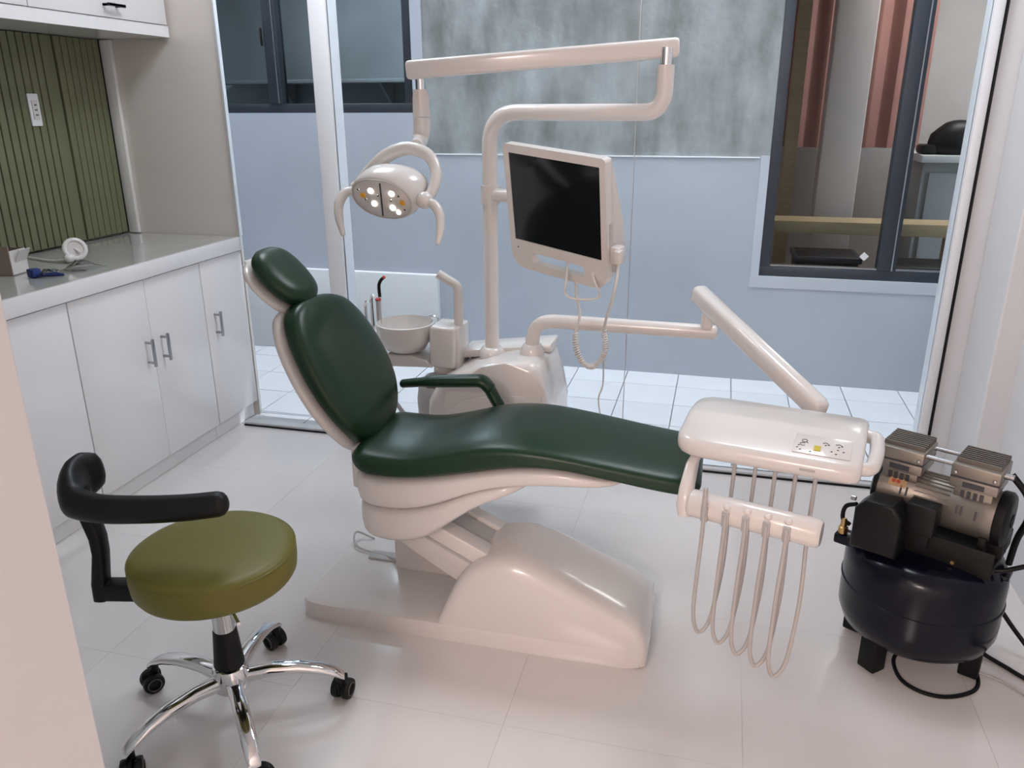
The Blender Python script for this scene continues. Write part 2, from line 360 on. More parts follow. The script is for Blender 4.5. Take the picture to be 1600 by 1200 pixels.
# contents of the right room
c = thing('curtain', 'red-brown hanging curtain seen through the right window', 'curtain', (0.75, 6.3, 0.4))
mb = MB(); pts = []
for i in range(49):
    t = i / 48; pts.append((0.20 + 1.10 * t, 6.3 + 0.028 * math.sin(t * 44)))
mb.rings([[P3(x, y, 1.22) for x, y in pts] + [P3(x, y + 0.01, 1.22) for x, y in pts[::-1]], [P3(x, y, 2.75) for x, y in pts] + [P3(x, y + 0.01, 2.75) for x, y in pts[::-1]]]); mb.build('cloth', 'redwall', c)
MB().tube([(0.15, 6.3, 2.77), (1.35, 6.3, 2.77)], 0.014).build('rod', 'steel', c)
c = thing('wall_column', 'pale beige upright column in the room behind the right window', 'column', (0.70, 5.75, 0.03))
MB().box((0.72, 5.75, 1.45), (0.24, 0.2, 2.84), bev=0.01).build('shaft', 'column', c)
MB().box((0.72, 5.75, 0.09), (0.28, 0.24, 0.12), bev=0.01).build('plinth', 'board', c)
c = thing('timber_post', 'narrow cream timber post beside the red-brown curtain', 'post', (0.41, 5.9, 0.03))
MB().box((0.43, 5.9, 1.45), (0.085, 0.07, 2.80), bev=0.006).build('shaft', 'wood', c)
MB().box((0.43, 5.9, 0.075), (0.12, 0.1, 0.08), bev=0.006).build('foot', 'wood', c)
c = thing('wooden_shelf', 'pale wooden shelf plank low in the right window', 'shelf', (0.75, 5.3, 0.03))
MB().box((0.75, 5.34, 0.80), (1.3, 0.24, 0.075), bev=0.006).build('plank', 'wood', c)
for x in (0.12, 1.37): MB().box((x, 5.34, 0.397), (0.05, 0.22, 0.73), bev=0.004).build('support', 'wood', c)
c = thing('counter', 'white-topped grey counter carrying a dark helmet, right window', 'counter', (1.85, 6.0, 0.03))
MB().box((1.85, 6.0, 1.185), (1.3, 0.7, 0.045), bev=0.006).build('top', 'board', c)
MB().box((1.85, 6.03, 0.60), (1.24, 0.6, 1.12), bev=0.006).build('body', 'droom', c)
for x in (1.45, 1.85, 2.25): MB().box((x, 5.722, 0.60), (0.36, 0.02, 1.0), bev=0.006).build('door', 'droom', c)
hp = Vector((1.40, 5.80, 1.2085))
c = thing('helmet', 'dark rounded helmet on the counter behind the right window', 'helmet', hp)
mb = MB(); mb.rings([[hp + Vector((0.15 * math.cos(a) * k + (0.02 if k < .9 else 0), 0.12 * math.sin(a) * k, z)) for a in [2 * math.pi * i / 24 for i in range(24)]] for k, z in [(0.88, 0.0), (0.98, 0.03), (1.0, 0.07), (0.93, 0.12), (0.78, 0.16), (0.55, 0.19), (0.25, 0.205), (0.03, 0.208)]]); mb.build('shell', 'black', c)
MB().tube(spline([hp + Vector((0.06, -0.11, 0.09)), hp + Vector((0.145, -0.06, 0.08)), hp + Vector((0.158, 0.0, 0.08)), hp + Vector((0.145, 0.06, 0.08))]), 0.022, flat=0.4).build('visor', 'greyp', c)
MB().box(hp + Vector((-0.15, 0, 0.03)), (0.10, 0.16, 0.06), bev=0.02).build('neck_pad', 'black', c)
for k, (x, y, z, s_, lb) in enumerate([(0.62, 5.0, 0.03, (0.34, 0.3, 0.66), 'dark storage crate under the pale column behind the right window'), (1.16, 5.0, 0.03, (0.36, 0.3, 0.62), 'dark storage crate behind the right window pane beside the mullion')]):
    c = thing('storage_crate', lb, 'crate', (x, y, z))
    MB().box((x, y, z + s_[2] / 2), s_, bev=0.012).build('body', 'blackm', c)
    MB().box((x, y, z + s_[2] - 0.02), (s_[0] + 0.03, s_[1] + 0.03, 0.035), bev=0.008).build('rim', 'alu', c)

# ------------------------------------------------------------------ setting: room shell
struct(MB().box((XL - 0.09, 0.1, 1.40), (0.1, 6.8, 2.9)).build('wall_left', 'wallw', smooth=False), 'white left wall behind the green slats')
wd = MB().box((-2.578, 3.431, 1.40), (0.686, 0.018, 2.9)).build('wall_divider', 'panel', smooth=False)
struct(wd, 'cream side wall closing the worktop recess next to the glass')
struct(MB().box((-2.235, 3.429, 1.836), (0.010, 0.024, 1.822), bev=0.002).build('trim_2', 'aluw'), 'bright white corner bead on the edge of the cream wall', 'trim')
struct(MB().box((-2.812, 3.410, 1.366), (0.055, 0.022, 0.88), bev=0.003).build('trim_3', 'wallw'), 'white upright trim between green slats and cream wall', 'trim')
wr_ = MB().box((1.09, -0.11, 1.40), (0.10, 6.17, 2.9)); wr_.box((1.0495, 3.13, 1.40), (0.181, 0.309, 2.9), bev=0.006)
struct(wr_.build('wall_right', 'wallr', smooth=False), 'white stepped right wall beside the compressor')
struct(MB().box((0.951, 3.30, 1.40), (0.14, 0.03, 2.9)).build('wall_return', 'wallr', smooth=False), 'narrow white wall return next to the right glass jamb')
struct(MB().box((-0.9, 0.03, CEIL + 0.04), (4.1, 6.54, 0.08)).build('ceiling', 'ceil', smooth=False), 'white ceiling', 'ceiling')
struct(MB().box((-0.9, YBACK - 0.04, 1.40), (4.1, 0.08, 2.9)).build('wall_front', 'wallw', smooth=False), 'white wall behind the viewer')
struct(MB().box((-1.815, 0.585, 1.40), (2.07, 0.26, 2.79), bev=0.004).build('wall_near', 'wallw', smooth=False), 'near pinkish white wall end at the left edge')
struct(MB().box((-0.9, 3.33, 3.535), (6.8, 0.1, 2.13)).build('trim_lintel', 'wallw', smooth=False), 'white facade wall over the glass partition', 'trim')
# ceiling panels; the warm pair is an added frontal fill
for k, (x, y, p, lc) in enumerate(PANELS):
    c = thing('ceiling_light', ['added unseen warm fill panel just behind the viewer', 'added unseen warm fill panel at the far rear of the room', 'cool square ceiling light panel above the backrest', 'cool square ceiling light panel above the instrument tray'][k], 'light', (x, y, CEIL), 'square ceiling light panels')
    MB().box((x, y, CEIL - 0.012), (0.62, 0.62, 0.024), bev=0.004).build('frame', 'aluw', c)
    MB().box((x, y, CEIL - 0.030), (0.575, 0.575, 0.012), bev=0.002).build('diffuser', 'diff' if k < 2 else 'diffc', c)

# glass partition
def post(name, label, x0, x1, y0, y1, z1=2.47):
    return struct(MB().box(((x0 + x1) / 2, (y0 + y1) / 2, z1 / 2), (x1 - x0, y1 - y0, z1), bev=0.003).build(name, 'aluw'), label, 'trim')
post('trim_4', 'white aluminium post between two glass panes behind the chair', -1.706, -1.628, YG, YG + 0.11)
post('trim_5', 'white aluminium jamb at the right end of the glass', 0.846, 0.879, YG - 0.01, YG + 0.10)
tr = MB().box((-0.67, YG + 0.012, 0.010), (3.12, 0.05, 0.020), bev=0.002).build('trim_6', 'board'); struct(tr, 'thin pale sill channel under the glass partition', 'trim')
MB().box((-0.67, YG - 0.014, 0.0055), (3.12, 0.004, 0.009)).build('seal', 'black', tr)
for k, (a, b, lb) in enumerate([(-2.226, -1.706, 'narrow clear glass pane between cabinet and white post'), (-1.628, -0.346, 'wide clear glass pane behind the dental unit'), (-0.343, 0.846, 'wide clear glass pane behind the instrument tray')]):
    g = MB().box(((a + b) / 2, YG + (0.125 if k == 0 else 0.02), 1.245), (b - a, 0.010, 2.45)).build('window_%d' % (k + 3), 'glass', smooth=False); struct(g, lb, 'window')
struct(MB().box((-0.3445, YG + 0.02, 1.245), (0.003, 0.011, 2.45)).build('trim_7', 'greyp'), 'thin grey joint between the two wide glass panes', 'trim')
struct(MB().box((0.884, YG - 0.008, 1.4), (0.006, 0.02, 2.7)).build('trim_8', 'black', smooth=False), 'black rubber seal beside the right jamb', 'trim')

# ------------------------------------------------------------------ green slat cladding
c = thing('slat_panel', 'green vertical slat cladding on the wall above the worktop', 'wall panel', (-2.85, 2.7, 0.93))
MB().box((-2.852, 2.40, 1.37), (0.012, 2.03, 0.878)).build('backing', 'greend', c, smooth=False)
sl = None
ys = [3.055 - 0.04 * i for i in range(41)] + [3.140 + 0.0385 * i for i in range(7)]
for y in ys:
    if sl is None: sl = MB().box((0, 0, 0), (0.016, 0.034, 0.874), bev=0.002, seg=1).build('slat', 'green', smooth=False); o = sl
    else: o = bpy.data.objects.new('slat', sl.data); COL.objects.link(o)
    o.location = (-2.837 - (0.006 if y > 3.1 else 0), y, 1.37); attach(o, c)
MB().box((-2.846, 3.098, 1.37), (0.006, 0.035, 0.874)).build('joint_strip', 'green', c, smooth=False)
c = thing('power_outlet', 'white rectangular switch plate on the green slats', 'switch', (-2.829, 2.938, 1.44))
MB().box((-2.825, 2.938, 1.505), (0.008, 0.055, 0.13), bev=0.003).build('plate', 'aluw', c)
MB().box((-2.820, 2.938, 1.505), (0.006, 0.030, 0.076), bev=0.001).build('module', 'shell2', c)
for z in (1.485, 1.505, 1.525): MB().box((-2.8165, 2.938, z), (0.003, 0.012, 0.005)).build('slot', 'ink', c, smooth=False)

# ------------------------------------------------------------------ base cabinets + worktop
def handle(parent, p, axis, L=0.118):
    """bar handle on two stand-offs in front of a face with normal +X"""
    r = MB(); p = Vector(p); a = Vector(axis)
    r.box(p + Vector((0.034, 0, 0)), (0.010, 0.012 if axis[2] else L, L if axis[2] else 0.012), bev=0.002)
    for s_ in (-1, 1): r.box(p + a * s_ * L * 0.36 + Vector((0.015, 0, 0)), (0.034, 0.009, 0.009))
    return r.build('handle', 'steel', parent)
FX = -2.24
units = [(1.30, 2.305, 'wide white base cabinet nearest the near wall, without visible handles', [(1.31, 1.80, None), (1.80, 2.303, None)]),
         (2.305, 3.085, 'white base cabinet with two side-by-side bar handles', [(2.307, 2.713, 2.672), (2.713, 3.083, 2.768)]),
         (3.085, 3.42, 'narrow white base cabinet next to the glass with one bar handle', [(3.087, 3.419, 3.150)])]
for y0, y1, lb, doors in units:
    c = thing('base_cabinet', lb, 'cabinet', (-2.55, (y0 + y1) / 2, 0), 'white base cabinets under the worktop')
    MB().box((-2.555, (y0 + y1) / 2, 0.47), (0.594, y1 - y0 - 0.002, 0.78)).build('body', 'seam', c, smooth=False)
    MB().box((-2.56, (y0 + y1) / 2, 0.040), (0.585, y1 - y0 - 0.002, 0.078)).build('plinth', 'cab', c, smooth=False)
    for a, b, h in doors:
        d = MB().box((FX - 0.009, (a + b) / 2, 0.468), (0.018, b - a - 0.002, 0.775), bev=0.0008).build('door', 'cab', c)
        if h: handle(d, (FX, h, 0.56), (0, 0, 1))
c = thing('worktop', 'glossy worktop with a thick white front edge along the left wall', 'worktop', (-2.55, 2.36, 0.862))
MB().box((-2.237, 2.36, 0.893), (0.022, 2.118, 0.064), bev=0.002).build('front_edge', 'cab', c)
MB().box((-2.555, 2.36, 0.892), (0.610, 2.118, 0.060)).build('slab', 'top', c, smooth=False)
# upper cabinet
c = thing('wall_cabinet', 'white wall cabinet above the green slats with a bar handle', 'cabinet', (-2.66, 2.4, 1.81))
MB().box((-2.667, 2.38, 2.27), (0.368, 2.06, 0.92)).build('body', 'cab', c, smooth=False)
for a, b in ((1.36, 1.99), (1.994, 2.624), (2.628, 3.404)):
    d = MB().box((-2.475, (a + b) / 2, 2.29), (0.016, b - a, 0.86), bev=0.002).build('door', 'cab', c)
    if b > 2.5: handle(d, (-2.467, 3.05, 1.905), (0, 1, 0), 0.10)
MB().box((-2.475, 2.38, 1.833), (0.014, 2.06, 0.046)).build('bottom_rail', 'cab', c, smooth=False)

# things on the worktop
ZW = 0.9225
c = thing('cardboard_box', 'small open brown and white cardboard box on the worktop', 'box', (-2.60, 2.418, ZW))
bx0 = Matrix.Rotation(R(9), 3, 'Z'); bc = Vector((-2.602, 2.418, ZW))
for off, s_, m in [((0, 0, 0.002), (0.13, 0.088, 0.004), 'card'), ((-0.065, 0, 0.055), (0.004, 0.088, 0.11), 'card'), ((0.065, 0, 0.048), (0.004, 0.088, 0.088), 'paper'), ((0, -0.044, 0.055), (0.13, 0.004, 0.11), 'card'), ((0, 0.044, 0.048), (0.126, 0.004, 0.09), 'card')]:
    MB().box(bc + bx0 @ Vector(off), s_, bx0).build('side_panel', m, c, smooth=False)
MB().box(bc + bx0 @ Vector((0.078, 0.01, 0.070)), (0.003, 0.062, 0.05), bx0 @ Matrix.Rotation(R(28), 3, 'Y')).build('flap', 'paper', c, smooth=False)
q = Vector((-2.52, 2.69, ZW))
c = thing('ring_handset', 'clear and white round handset with a cable on the worktop', 'handset', q)
ax = Vector((0.75, -0.55, 0.35)).normalized(); ce = q + Vector((0, 0, 0.050))
u_ = Vector((0, 0, 1)); u_ = (u_ - ax * u_.dot(ax)).normalized(); v_ = ax.cross(u_)
MB().tube([ce + (u_ * math.cos(2 * math.pi * i / 28) + v_ * math.sin(2 * math.pi * i / 28)) * 0.038 for i in range(29)], 0.010, 10, cap=False).build('ring', 'shell2', c)
MB().lathe([(0.034, -0.004), (0.034, 0.004)], ce, ax, 24).build('lens', 'lens', c)
MB().box(ce + v_ * 0.0, (0.05, 0.012, 0.012), Matrix.Rotation(R(30), 3, 'Y'), bev=0.003).build('grip_bar', 'shell2', c)
MB().ball(ce + Vector((0.0, -0.035, -0.030)), 0.019, (1, 1.3, 0.9)).build('hinge_knob', 'shell2', c)
MB().tube(spline([ce + Vector((0, -0.05, -0.032)), q + Vector((-0.06, -0.045, 0.008)), q + Vector((-0.12, -0.035, 0.006)), q + Vector((-0.18, -0.015, 0.006)), q + Vector((-0.235, 0.0, 0.006))]), 0.005, 8).build('cable', 'cordw', c)
c = thing('blue_clip_pack', 'clear plastic pack holding a blue plastic piece on the worktop', 'packet', (-2.42, 2.42, ZW))
MB().box((-2.435, 2.385, ZW + 0.016), (0.042, 0.032, 0.031), Matrix.Rotation(R(-15), 3, 'Z'), bev=0.004).build('blue_block', 'blue', c)
for k in range(3): MB().tube([(-2.425 + 0.012 * k, 2.39 + 0.01 * k, ZW + 0.006), (-2.40 + 0.025 * k, 2.455 - 0.01 * k, ZW + 0.005)], 0.005, 8).build('blue_prong', 'blue', c)
def bag(name, cx, cy, sx, sy, h, parent):
    mb = MB(); n = 12; vs_ = []
    rr = random.Random(3)
    top = [[mb.bm.verts.new((cx + sx * (i / n - .5), cy + sy * (j / n - .5), ZW + 0.002 + h * (1 - (2 * i / n - 1) ** 2) * (1 - (2 * j / n - 1) ** 2) * (0.5 + 0.9 * rr.random()))) for j in range(n + 1)] for i in range(n + 1)]
    for i in range(n):
        for j in range(n): mb.bm.faces.new((top[i][j], top[i + 1][j], top[i + 1][j + 1], top[i][j + 1]))
    return mb.build(name, 'film', parent, ang=180)
bag('film_wrap', -2.40, 2.425, 0.11, 0.12, 0.020, c)
c = thing('plastic_bag', 'crumpled clear plastic bag lying by the round handset', 'bag', (-2.38, 2.56, ZW))
bag('film', -2.38, 2.565, 0.12, 0.12, 0.028, c)
MB().box((-2.36, 2.52, ZW + 0.003), (0.05, 0.02, 0.002), Matrix.Rotation(R(30), 3, 'Z')).build('seal_strip', 'film', c, smooth=False)

# ------------------------------------------------------------------ dental chair
YC = 2.105
ch = thing('dental_chair', 'reclined dental patient chair with dark green vinyl cushions and white base', 'dental chair', (-0.64, YC, 0))
# base plate
mb = MB()
pl = [(-0.645 + a, YC + b) for a, b in sup(0.535, 0.212, 14, 64)]
mb.rings([[P3(x, y, 0.0) for x, y in pl], [P3(x, y, 0.042) for x, y in pl], [P3(-0.645 + (x + 0.645) * 0.992, YC + (y - YC) * 0.982, 0.053) for x, y in pl], [P3(-0.645 + (x + 0.645) * 0.97, YC + (y - YC) * 0.94, 0.056) for x, y in pl]])
mb.build('base_plate', 'shell', ch)
# nose cover of the base
YN = 2.055; YS = 2.068
tab = [(-0.735, 0.04), (-0.715, 0.09), (-0.69, 0.15), (-0.655, 0.21), (-0.61, 0.254), (-0.56, 0.278), (-0.50, 0.286), (-0.44, 0.275), (-0.40, 0.260), (-0.283, 0.210), (-0.183, 0.166), (-0.140, 0.143), (-0.118, 0.122), (-0.102, 0.08)]
mb = MB(); rg = []
for i, x in enumerate(lin(-0.735, -0.102, 44)):
    z = sinterp(tab, x)[0]; k = 1.0 - 0.12 * max(0, (x + 0.165) / 0.063) ** 2.5 if x > -0.165 else 1.0
    a = 0.158 * k; half = []
    for j in range(41):
        t = math.pi * j / 40; cc, ss = math.cos(t), math.sin(t)
        half.append(P3(x, YN - a * math.copysign(abs(cc) ** (2 / 7.0), cc), 0.004 + (z - 0.004) * (abs(ss) ** (2 / 4.6))))
    rg.append(half)
mb.rings(rg); mb.build('base_cover', 'shell', ch, ang=60)
MB().box((-0.42, YC, 0.006), (0.60, 0.40, 0.01)).build('base_pan', 'greyp', ch, smooth=False)
# lift arm
def xz(y0): return lambda p, t: P3(p[0], t, p[1])
poly = [(-0.90, 0.42), (-0.44, 0.20), (-0.50, 0.07), (-0.62, 0.13), (-0.90, 0.295)]
la = MB().prism(poly, xz(0), 1.965, 2.030, 0.008).build('lift_arm', 'shell', ch)
MB().prism([(x, z) for x, z in poly], xz(0), 2.120, 2.175, 0.008).build('lift_arm', 'shell', ch)
MB().prism([(x, z - 0.014) for x, z in poly], xz(0), 2.031, 2.119).build('arm_cover', 'greyp', ch)
MB().prism([(-0.86, 0.352), (-0.52, 0.182), (-0.525, 0.176), (-0.865, 0.346)], xz(0), 1.961, 1.966).build('arm_groove', 'greyp', ch)
MB().box((-0.835, 2.225, 0.19), (0.25, 0.16, 0.28), bev=0.012).build('pedestal', 'shell', ch)
# seat shell, two tiers
top_t = [(-0.965, 0.53), (-0.913, 0.515), (-0.777, 0.521), (-0.627, 0.552), (-0.483, 0.585), (-0.361, 0.593), (-0.225, 0.576), (-0.109, 0.559), (0.0, 0.548)]
tier = [(-0.965, 0.431), (-0.917, 0.414), (-0.859, 0.408), (-0.778, 0.419), (-0.698, 0.448), (-0.619, 0.487), (-0.542, 0.515), (-0.45, 0.533), (-0.33, 0.546), (-0.19, 0.552)]
low = [(-0.965, 0.355), (-0.945, 0.318), (-0.90, 0.300), (-0.84, 0.298), (-0.76, 0.321), (-0.68, 0.381), (-0.602, 0.442), (-0.509, 0.494), (-0.45, 0.515)]
def shell(name, x0, x1, ztop, zbot, hw, m, endl=0.08, endr=0.08, n=34, ny=4.5, grow=0.0):
    mb = MB(); rg = []
    for i in range(n):
        x = x0 + (x1 - x0) * (0.5 - 0.5 * math.cos(math.pi * i / (n - 1)))
        zt, zb = sinterp(ztop, x)[0] + grow, sinterp(zbot, x)[0]
        k = 1.0
        if x - x0 < endl: k = min(k, max(0, 1 - (1 - (x - x0) / endl) ** 3.0) ** (1 / 3.0))
        if x1 - x < endr: k = min(k, max(0, 1 - (1 - (x1 - x) / endr) ** 3.0) ** (1 / 3.0))
        k = max(k, 0.30); kz = max(k, 0.55); zc = (zt + zb) / 2
        rg.append([P3(x, YS + a * k, zc + b * kz) for a, b in sup(hw, max(0.004, (zt - zb) / 2), ny, 36)])
    return mb.rings(rg).build(name, m, ch, ang=70)
shell('seat_shell', -0.975, -0.17, top_t, tier, 0.180, 'shell', 0.06, 0.20, grow=0.004)
shell('under_shell', -0.972, -0.44, [(x, z + 0.012) for x, z in tier], low, 0.175, 'shell', 0.07, 0.12, ny=4.2)
# seat cushion
ct = [(-0.965, 0.606), (-0.90, 0.601), (-0.80, 0.603), (-0.70, 0.626), (-0.60, 0.656), (-0.52, 0.668), (-0.44, 0.668), (-0.34, 0.658), (-0.225, 0.643), (-0.11, 0.628), (0.012, 0.616)]
mb = MB(); rg = []; n = 54; x0, x1 = -0.972, 0.010
for i in range(n):
    x = x0 + (x1 - x0) * (0.5 - 0.5 * math.cos(math.pi * i / (n - 1)))
    zt, zb = sinterp(ct, x)[0], sinterp(top_t, x)[0]
    hw = interp([(-0.97, 0.186), (-0.45, 0.190), (0.01, 0.172)], x)[0]
    k = 1.0; kz = 1.0
    e = 0.075
    for d in (x - x0, x1 - x):
        if d < e: k = min(k, max(0, 1 - (1 - max(d, 0) / e) ** 2.6) ** (1 / 2.6)); 
        if d < 0.045: kz = min(kz, max(0, 1 - (1 - max(d, 0) / 0.045) ** 2.2) ** (1 / 2.2))
    k = 0.72 + 0.28 * k; kz = max(kz, 0.12)
    zc = (zt + zb) / 2
    rg.append([P3(x, YS - (0.012 if x > -0.2 else 0) * 0 + a * k, zc + b * kz - (0.010 * (a / hw) ** 2 if b > 0 else 0) * kz) for a, b in sup(hw, (zt - zb) / 2, 4.6, 56)])
mb.rings(rg).build('seat_cushion', 'leather', ch, ang=80)
# backrest in its own plane
TH = R(28); bn = Vector((math.cos(TH), 0, math.sin(TH))); bv = Vector((-math.sin(TH), 0, math.cos(TH))); B0 = Vector((-0.99, YC, 0.57))
bw = [(-0.022, 0.050), (-0.012, 0.080), (0.004, 0.112), (0.025, 0.140), (0.05, 0.163), (0.09, 0.190), (0.15, 0.212), (0.20, 0.219), (0.26, 0.217), (0.32, 0.205), (0.37, 0.182), (0.41, 0.146), (0.430, 0.104), (0.442, 0.055)]
def back(name, m, v0, v1, off, thick, grow, ex=2.6, bow=0.0, n=40):
    mb = MB(); rg = []
    for i in range(n):
        v = v0 + (v1 - v0) * (0.5 - 0.5 * math.cos(math.pi * i / (n - 1)))
        hw = sinterp(bw, v * 1.0)[0] + grow
        e = min((v - v0) / 0.05, (v1 - v) / 0.05, 1); kt = max(0.15, max(0, 1 - (1 - e) ** 2.4) ** (1 / 2.4))
        bend = -0.02 * max(0, (0.10 - v) / 0.12) ** 2
        c0 = B0 + bv * v + bn * (off + bend)
        rg.append([c0 + Vector((0, a, 0)) - bv * (v - 0.21) * 0.55 * a + bn * (b * kt + bow * (a / 0.22) ** 2) for a, b in sup(hw, thick / 2, ex, 40)])
    return mb.rings(rg).build(name, m, ch, ang=80)
back('back_shell', 'shell', -0.030, 0.446, -0.008, 0.046, 0.005, 3.2)
bc_ = back('back_cushion', 'leather', -0.022, 0.444, 0.042, 0.088, 0.0, 3.0)
# headrest
T2 = R(45); hn = Vector((math.cos(T2), 0, math.sin(T2))); hv = Vector((-math.sin(T2), 0, math.cos(T2))); H0 = Vector((-1.2, 2.062, 0.99))
hw_ = [(-0.052, 0.030), (-0.035, 0.062), (-0.01, 0.083), (0.03, 0.097), (0.06, 0.099), (0.09, 0.095), (0.12, 0.080), (0.14, 0.058), (0.152, 0.028)]
def head(name, m, v0, v1, off, thick, grow, ex):
    mb = MB(); rg = []; n = 28
    for i in range(n):
        v = v0 + (v1 - v0) * (0.5 - 0.5 * math.cos(math.pi * i / (n - 1)))
        hw = sinterp(hw_, v)[0] + grow; e = min((v - v0) / 0.05, (v1 - v) / 0.05, 1); kt = max(0.12, max(0, 1 - (1 - e) ** 2) ** 0.5)
        c0 = H0 + hv * v + hn * off
        rg.append([c0 + Vector((0, a, 0)) + hn * b * kt for a, b in sup(hw, thick / 2, ex, 36)])
    return mb.rings(rg).build(name, m, ch, ang=80)
head('headrest_shell', 'shell', -0.050, 0.160, -0.012, 0.030, 0.004, 3.0)
head('headrest_cushion', 'leather', -0.052, 0.152, 0.034, 0.072, 0.0, 2.4)
mb = MB(); mb.tube([H0 + hv * 0.02 - hn * 0.02, H0 - hv * 0.03 - hn * 0.022, B0 + bv * 0.43 - bn * 0.018, B0 + bv * 0.33 - bn * 0.02], 0.030, 12, flat=0.35); mb.build('headrest_stem', 'steel', ch)
# back hinge bracket
MB().tube(fillet([(-1.0, YC + 0.06, 0.60), (-0.975, YC + 0.06, 0.555), (-0.93, YC + 0.06, 0.53)], 0.02), 0.016, 10).build('back_hinge', 'shell', ch)
MB().tube(fillet([(-1.0, YC - 0.06, 0.60), (-0.975, YC - 0.06, 0.555), (-0.93, YC - 0.06, 0.53)], 0.02), 0.016, 10).build('back_hinge', 'shell', ch)
MB().box((-0.968, YS, 0.52), (0.03, 0.28, 0.13), bev=0.012).build('hinge_cover', 'shell', ch)
# armrest (far side)
YA = 2.305
MB().tube(fillet([(-0.962, YA, 0.656), (-0.86, YA, 0.672), (-0.690, YA, 0.688), (-0.668, YA, 0.665)], 0.035), [0.014, 0.018, 0.0195, 0.0205, 0.021, 0.021, 0.020], 14, flat=1.35, rnd=True).build('armrest_pad', 'leather', ch)
MB().tube([(-0.678, YA, 0.680), (-0.615, YA, 0.570), (-0.62, YA - 0.06, 0.50)], 0.019, 14, flat=1.2).build('armrest_post', 'leather', ch)
# loose lead behind the base
MB().tube(spline([(-1.10, 2.30, 0.06), (-1.16, 2.28, 0.09), (-1.13, 2.22, 0.07), (-1.02, 2.20, 0.063), (-0.95, 2.16, 0.08)]), 0.004, 6).build('lead', 'greyp', ch)
MB().box((-1.02, 2.20, 0.060), (0.10, 0.05, 0.008), bev=0.002).build('cable_plate', 'greyp', ch)

# ------------------------------------------------------------------ cuspidor unit with pole
cu = thing('cuspidor_unit', 'white dental unit cabinet with spittoon bowl and tall pole behind the chair', 'dental unit', (-0.70, 2.6, 0))
poly = [(-0.90, 0.33), (-0.95, 0.42), (-0.94, 0.54), (-0.90, 0.612), (-0.83, 0.650), (-0.74, 0.680), (-0.66, 0.700), (-0.575, 0.706), (-0.54, 0.690), (-0.522, 0.62), (-0.498, 0.50), (-0.492, 0.40), (-0.53, 0.33)]
body = MB().prism(poly, xz(0), 2.455, 2.78, 0.032, 4).build('body', 'shell', cu, ang=50)
dpoly = [(-0.86, 0.37), (-0.905, 0.42), (-0.875, 0.50), (-0.81, 0.555), (-0.70, 0.585), (-0.585, 0.590), (-0.575, 0.58), (-0.575, 0.37)]
MB().prism(dpoly, xz(0), 2.449, 2.460, 0.003, 2).build('access_panel', 'shell', cu)
MB().prism([(-0.545, 0.53), (-0.528, 0.60), (-0.512, 0.53), (-0.525, 0.51)], xz(0), 2.448, 2.458, 0.002).build('side_hatch', 'shell', cu)
MB().box((-0.795, 2.70, 0.668), (0.10, 0.09, 0.012), Matrix.Rotation(R(-20), 3, 'Y'), bev=0.002).build('display_panel', 'blackm', cu)
MB().box((-0.70, 2.69, 0.690), (0.34, 0.14, 0.03), Matrix.Rotation(R(-8), 3, 'Y'), bev=0.01).build('rear_ledge', 'shell2', cu)
MB().lathe([(0.075, 0.30), (0.082, 0.42), (0.085, 0.52), (0.078, 0.575), (0.055, 0.60), (0.02, 0.607)], (-0.925, 2.56, 0), seg=28).build('filter_housing', 'greyp', cu)
MB().box((-0.925, 2.50, 0.585), (0.055, 0.03, 0.018), Matrix.Rotation(R(30), 3, 'X'), bev=0.004).build('filter_lid', 'castd', cu)
MB().box((-0.80, 2.40, 0.352), (0.14, 0.34, 0.05), bev=0.008).build('mounting_bracket', 'shell', cu)
for x in (-0.72, -0.60): MB().lathe([(0.018, 0.300), (0.018, 0.335)], (x, 2.55, 0), seg=16).build('drain_stub', 'greyp', cu)
# pole and lamp pipe
PX, PY = -0.747, 2.62
AR = at(1031, 178, 2.32); AT = at(1041, 100, 2.30)
pipe = fillet([(PX, PY, 0.60), (PX, PY, 1.495), (AT.x, AT.y, 1.495), (AT.x, AT.y, 1.625)], 0.105, 10)
pole = MB().tube(pipe, 0.0255, 20).build('pole', 'shell', cu)
MB().lathe([(0.046, 0.668), (0.046, 0.69), (0.036, 0.705), (0.027, 0.708)], (PX, PY, 0), seg=28).build('pole_collar', 'shell', cu)
MB().lathe([(0.017, 1.62), (0.017, 1.672)], (AT.x, AT.y, 0), seg=20).build('pivot_pin', 'chrome', cu)
# cup filler tower and bowl
MB().box((-0.912, 2.615, 0.708), (0.095, 0.13, 0.150), Matrix.Rotation(R(2), 3, 'Y'), bev=0.010, seg=3).build('cup_filler_block', 'shell2', cu)
MB().box((-0.868, 2.63, 0.70), (0.03, 0.12, 0.16), bev=0.008).build('block_back', 'shell', cu)
MB().lathe([(0.046, 0.55), (0.046, 0.63)], (-0.92, 2.615, 0), seg=24).build('tower_neck', 'shell', cu)
MB().tube(fillet([(-0.870, 2.62, 0.77), (-0.870, 2.62, 0.920), (-0.940, 2.615, 0.960)], 0.018), 0.0165, 12).build('cup_spout', 'shell2', cu)
bp = Vector((-1.066, 2.60, 0))
MB().lathe([(0.0, 0.672), (0.045, 0.672), (0.075, 0.688), (0.096, 0.720), (0.104, 0.765), (0.105, 0.780), (0.100, 0.782), (0.098, 0.765), (0.088, 0.722), (0.06, 0.70), (0.0, 0.695)], bp, seg=40, cap=False).build('bowl', 'shell2', cu)
MB().prism([(-1.145, 0.640), (-1.12, 0.672), (-1.03, 0.674), (-0.97, 0.66), (-0.95, 0.635), (-1.10, 0.628)], xz(0), 2.54, 2.67, 0.008).build('bowl_bracket', 'shell2', cu)
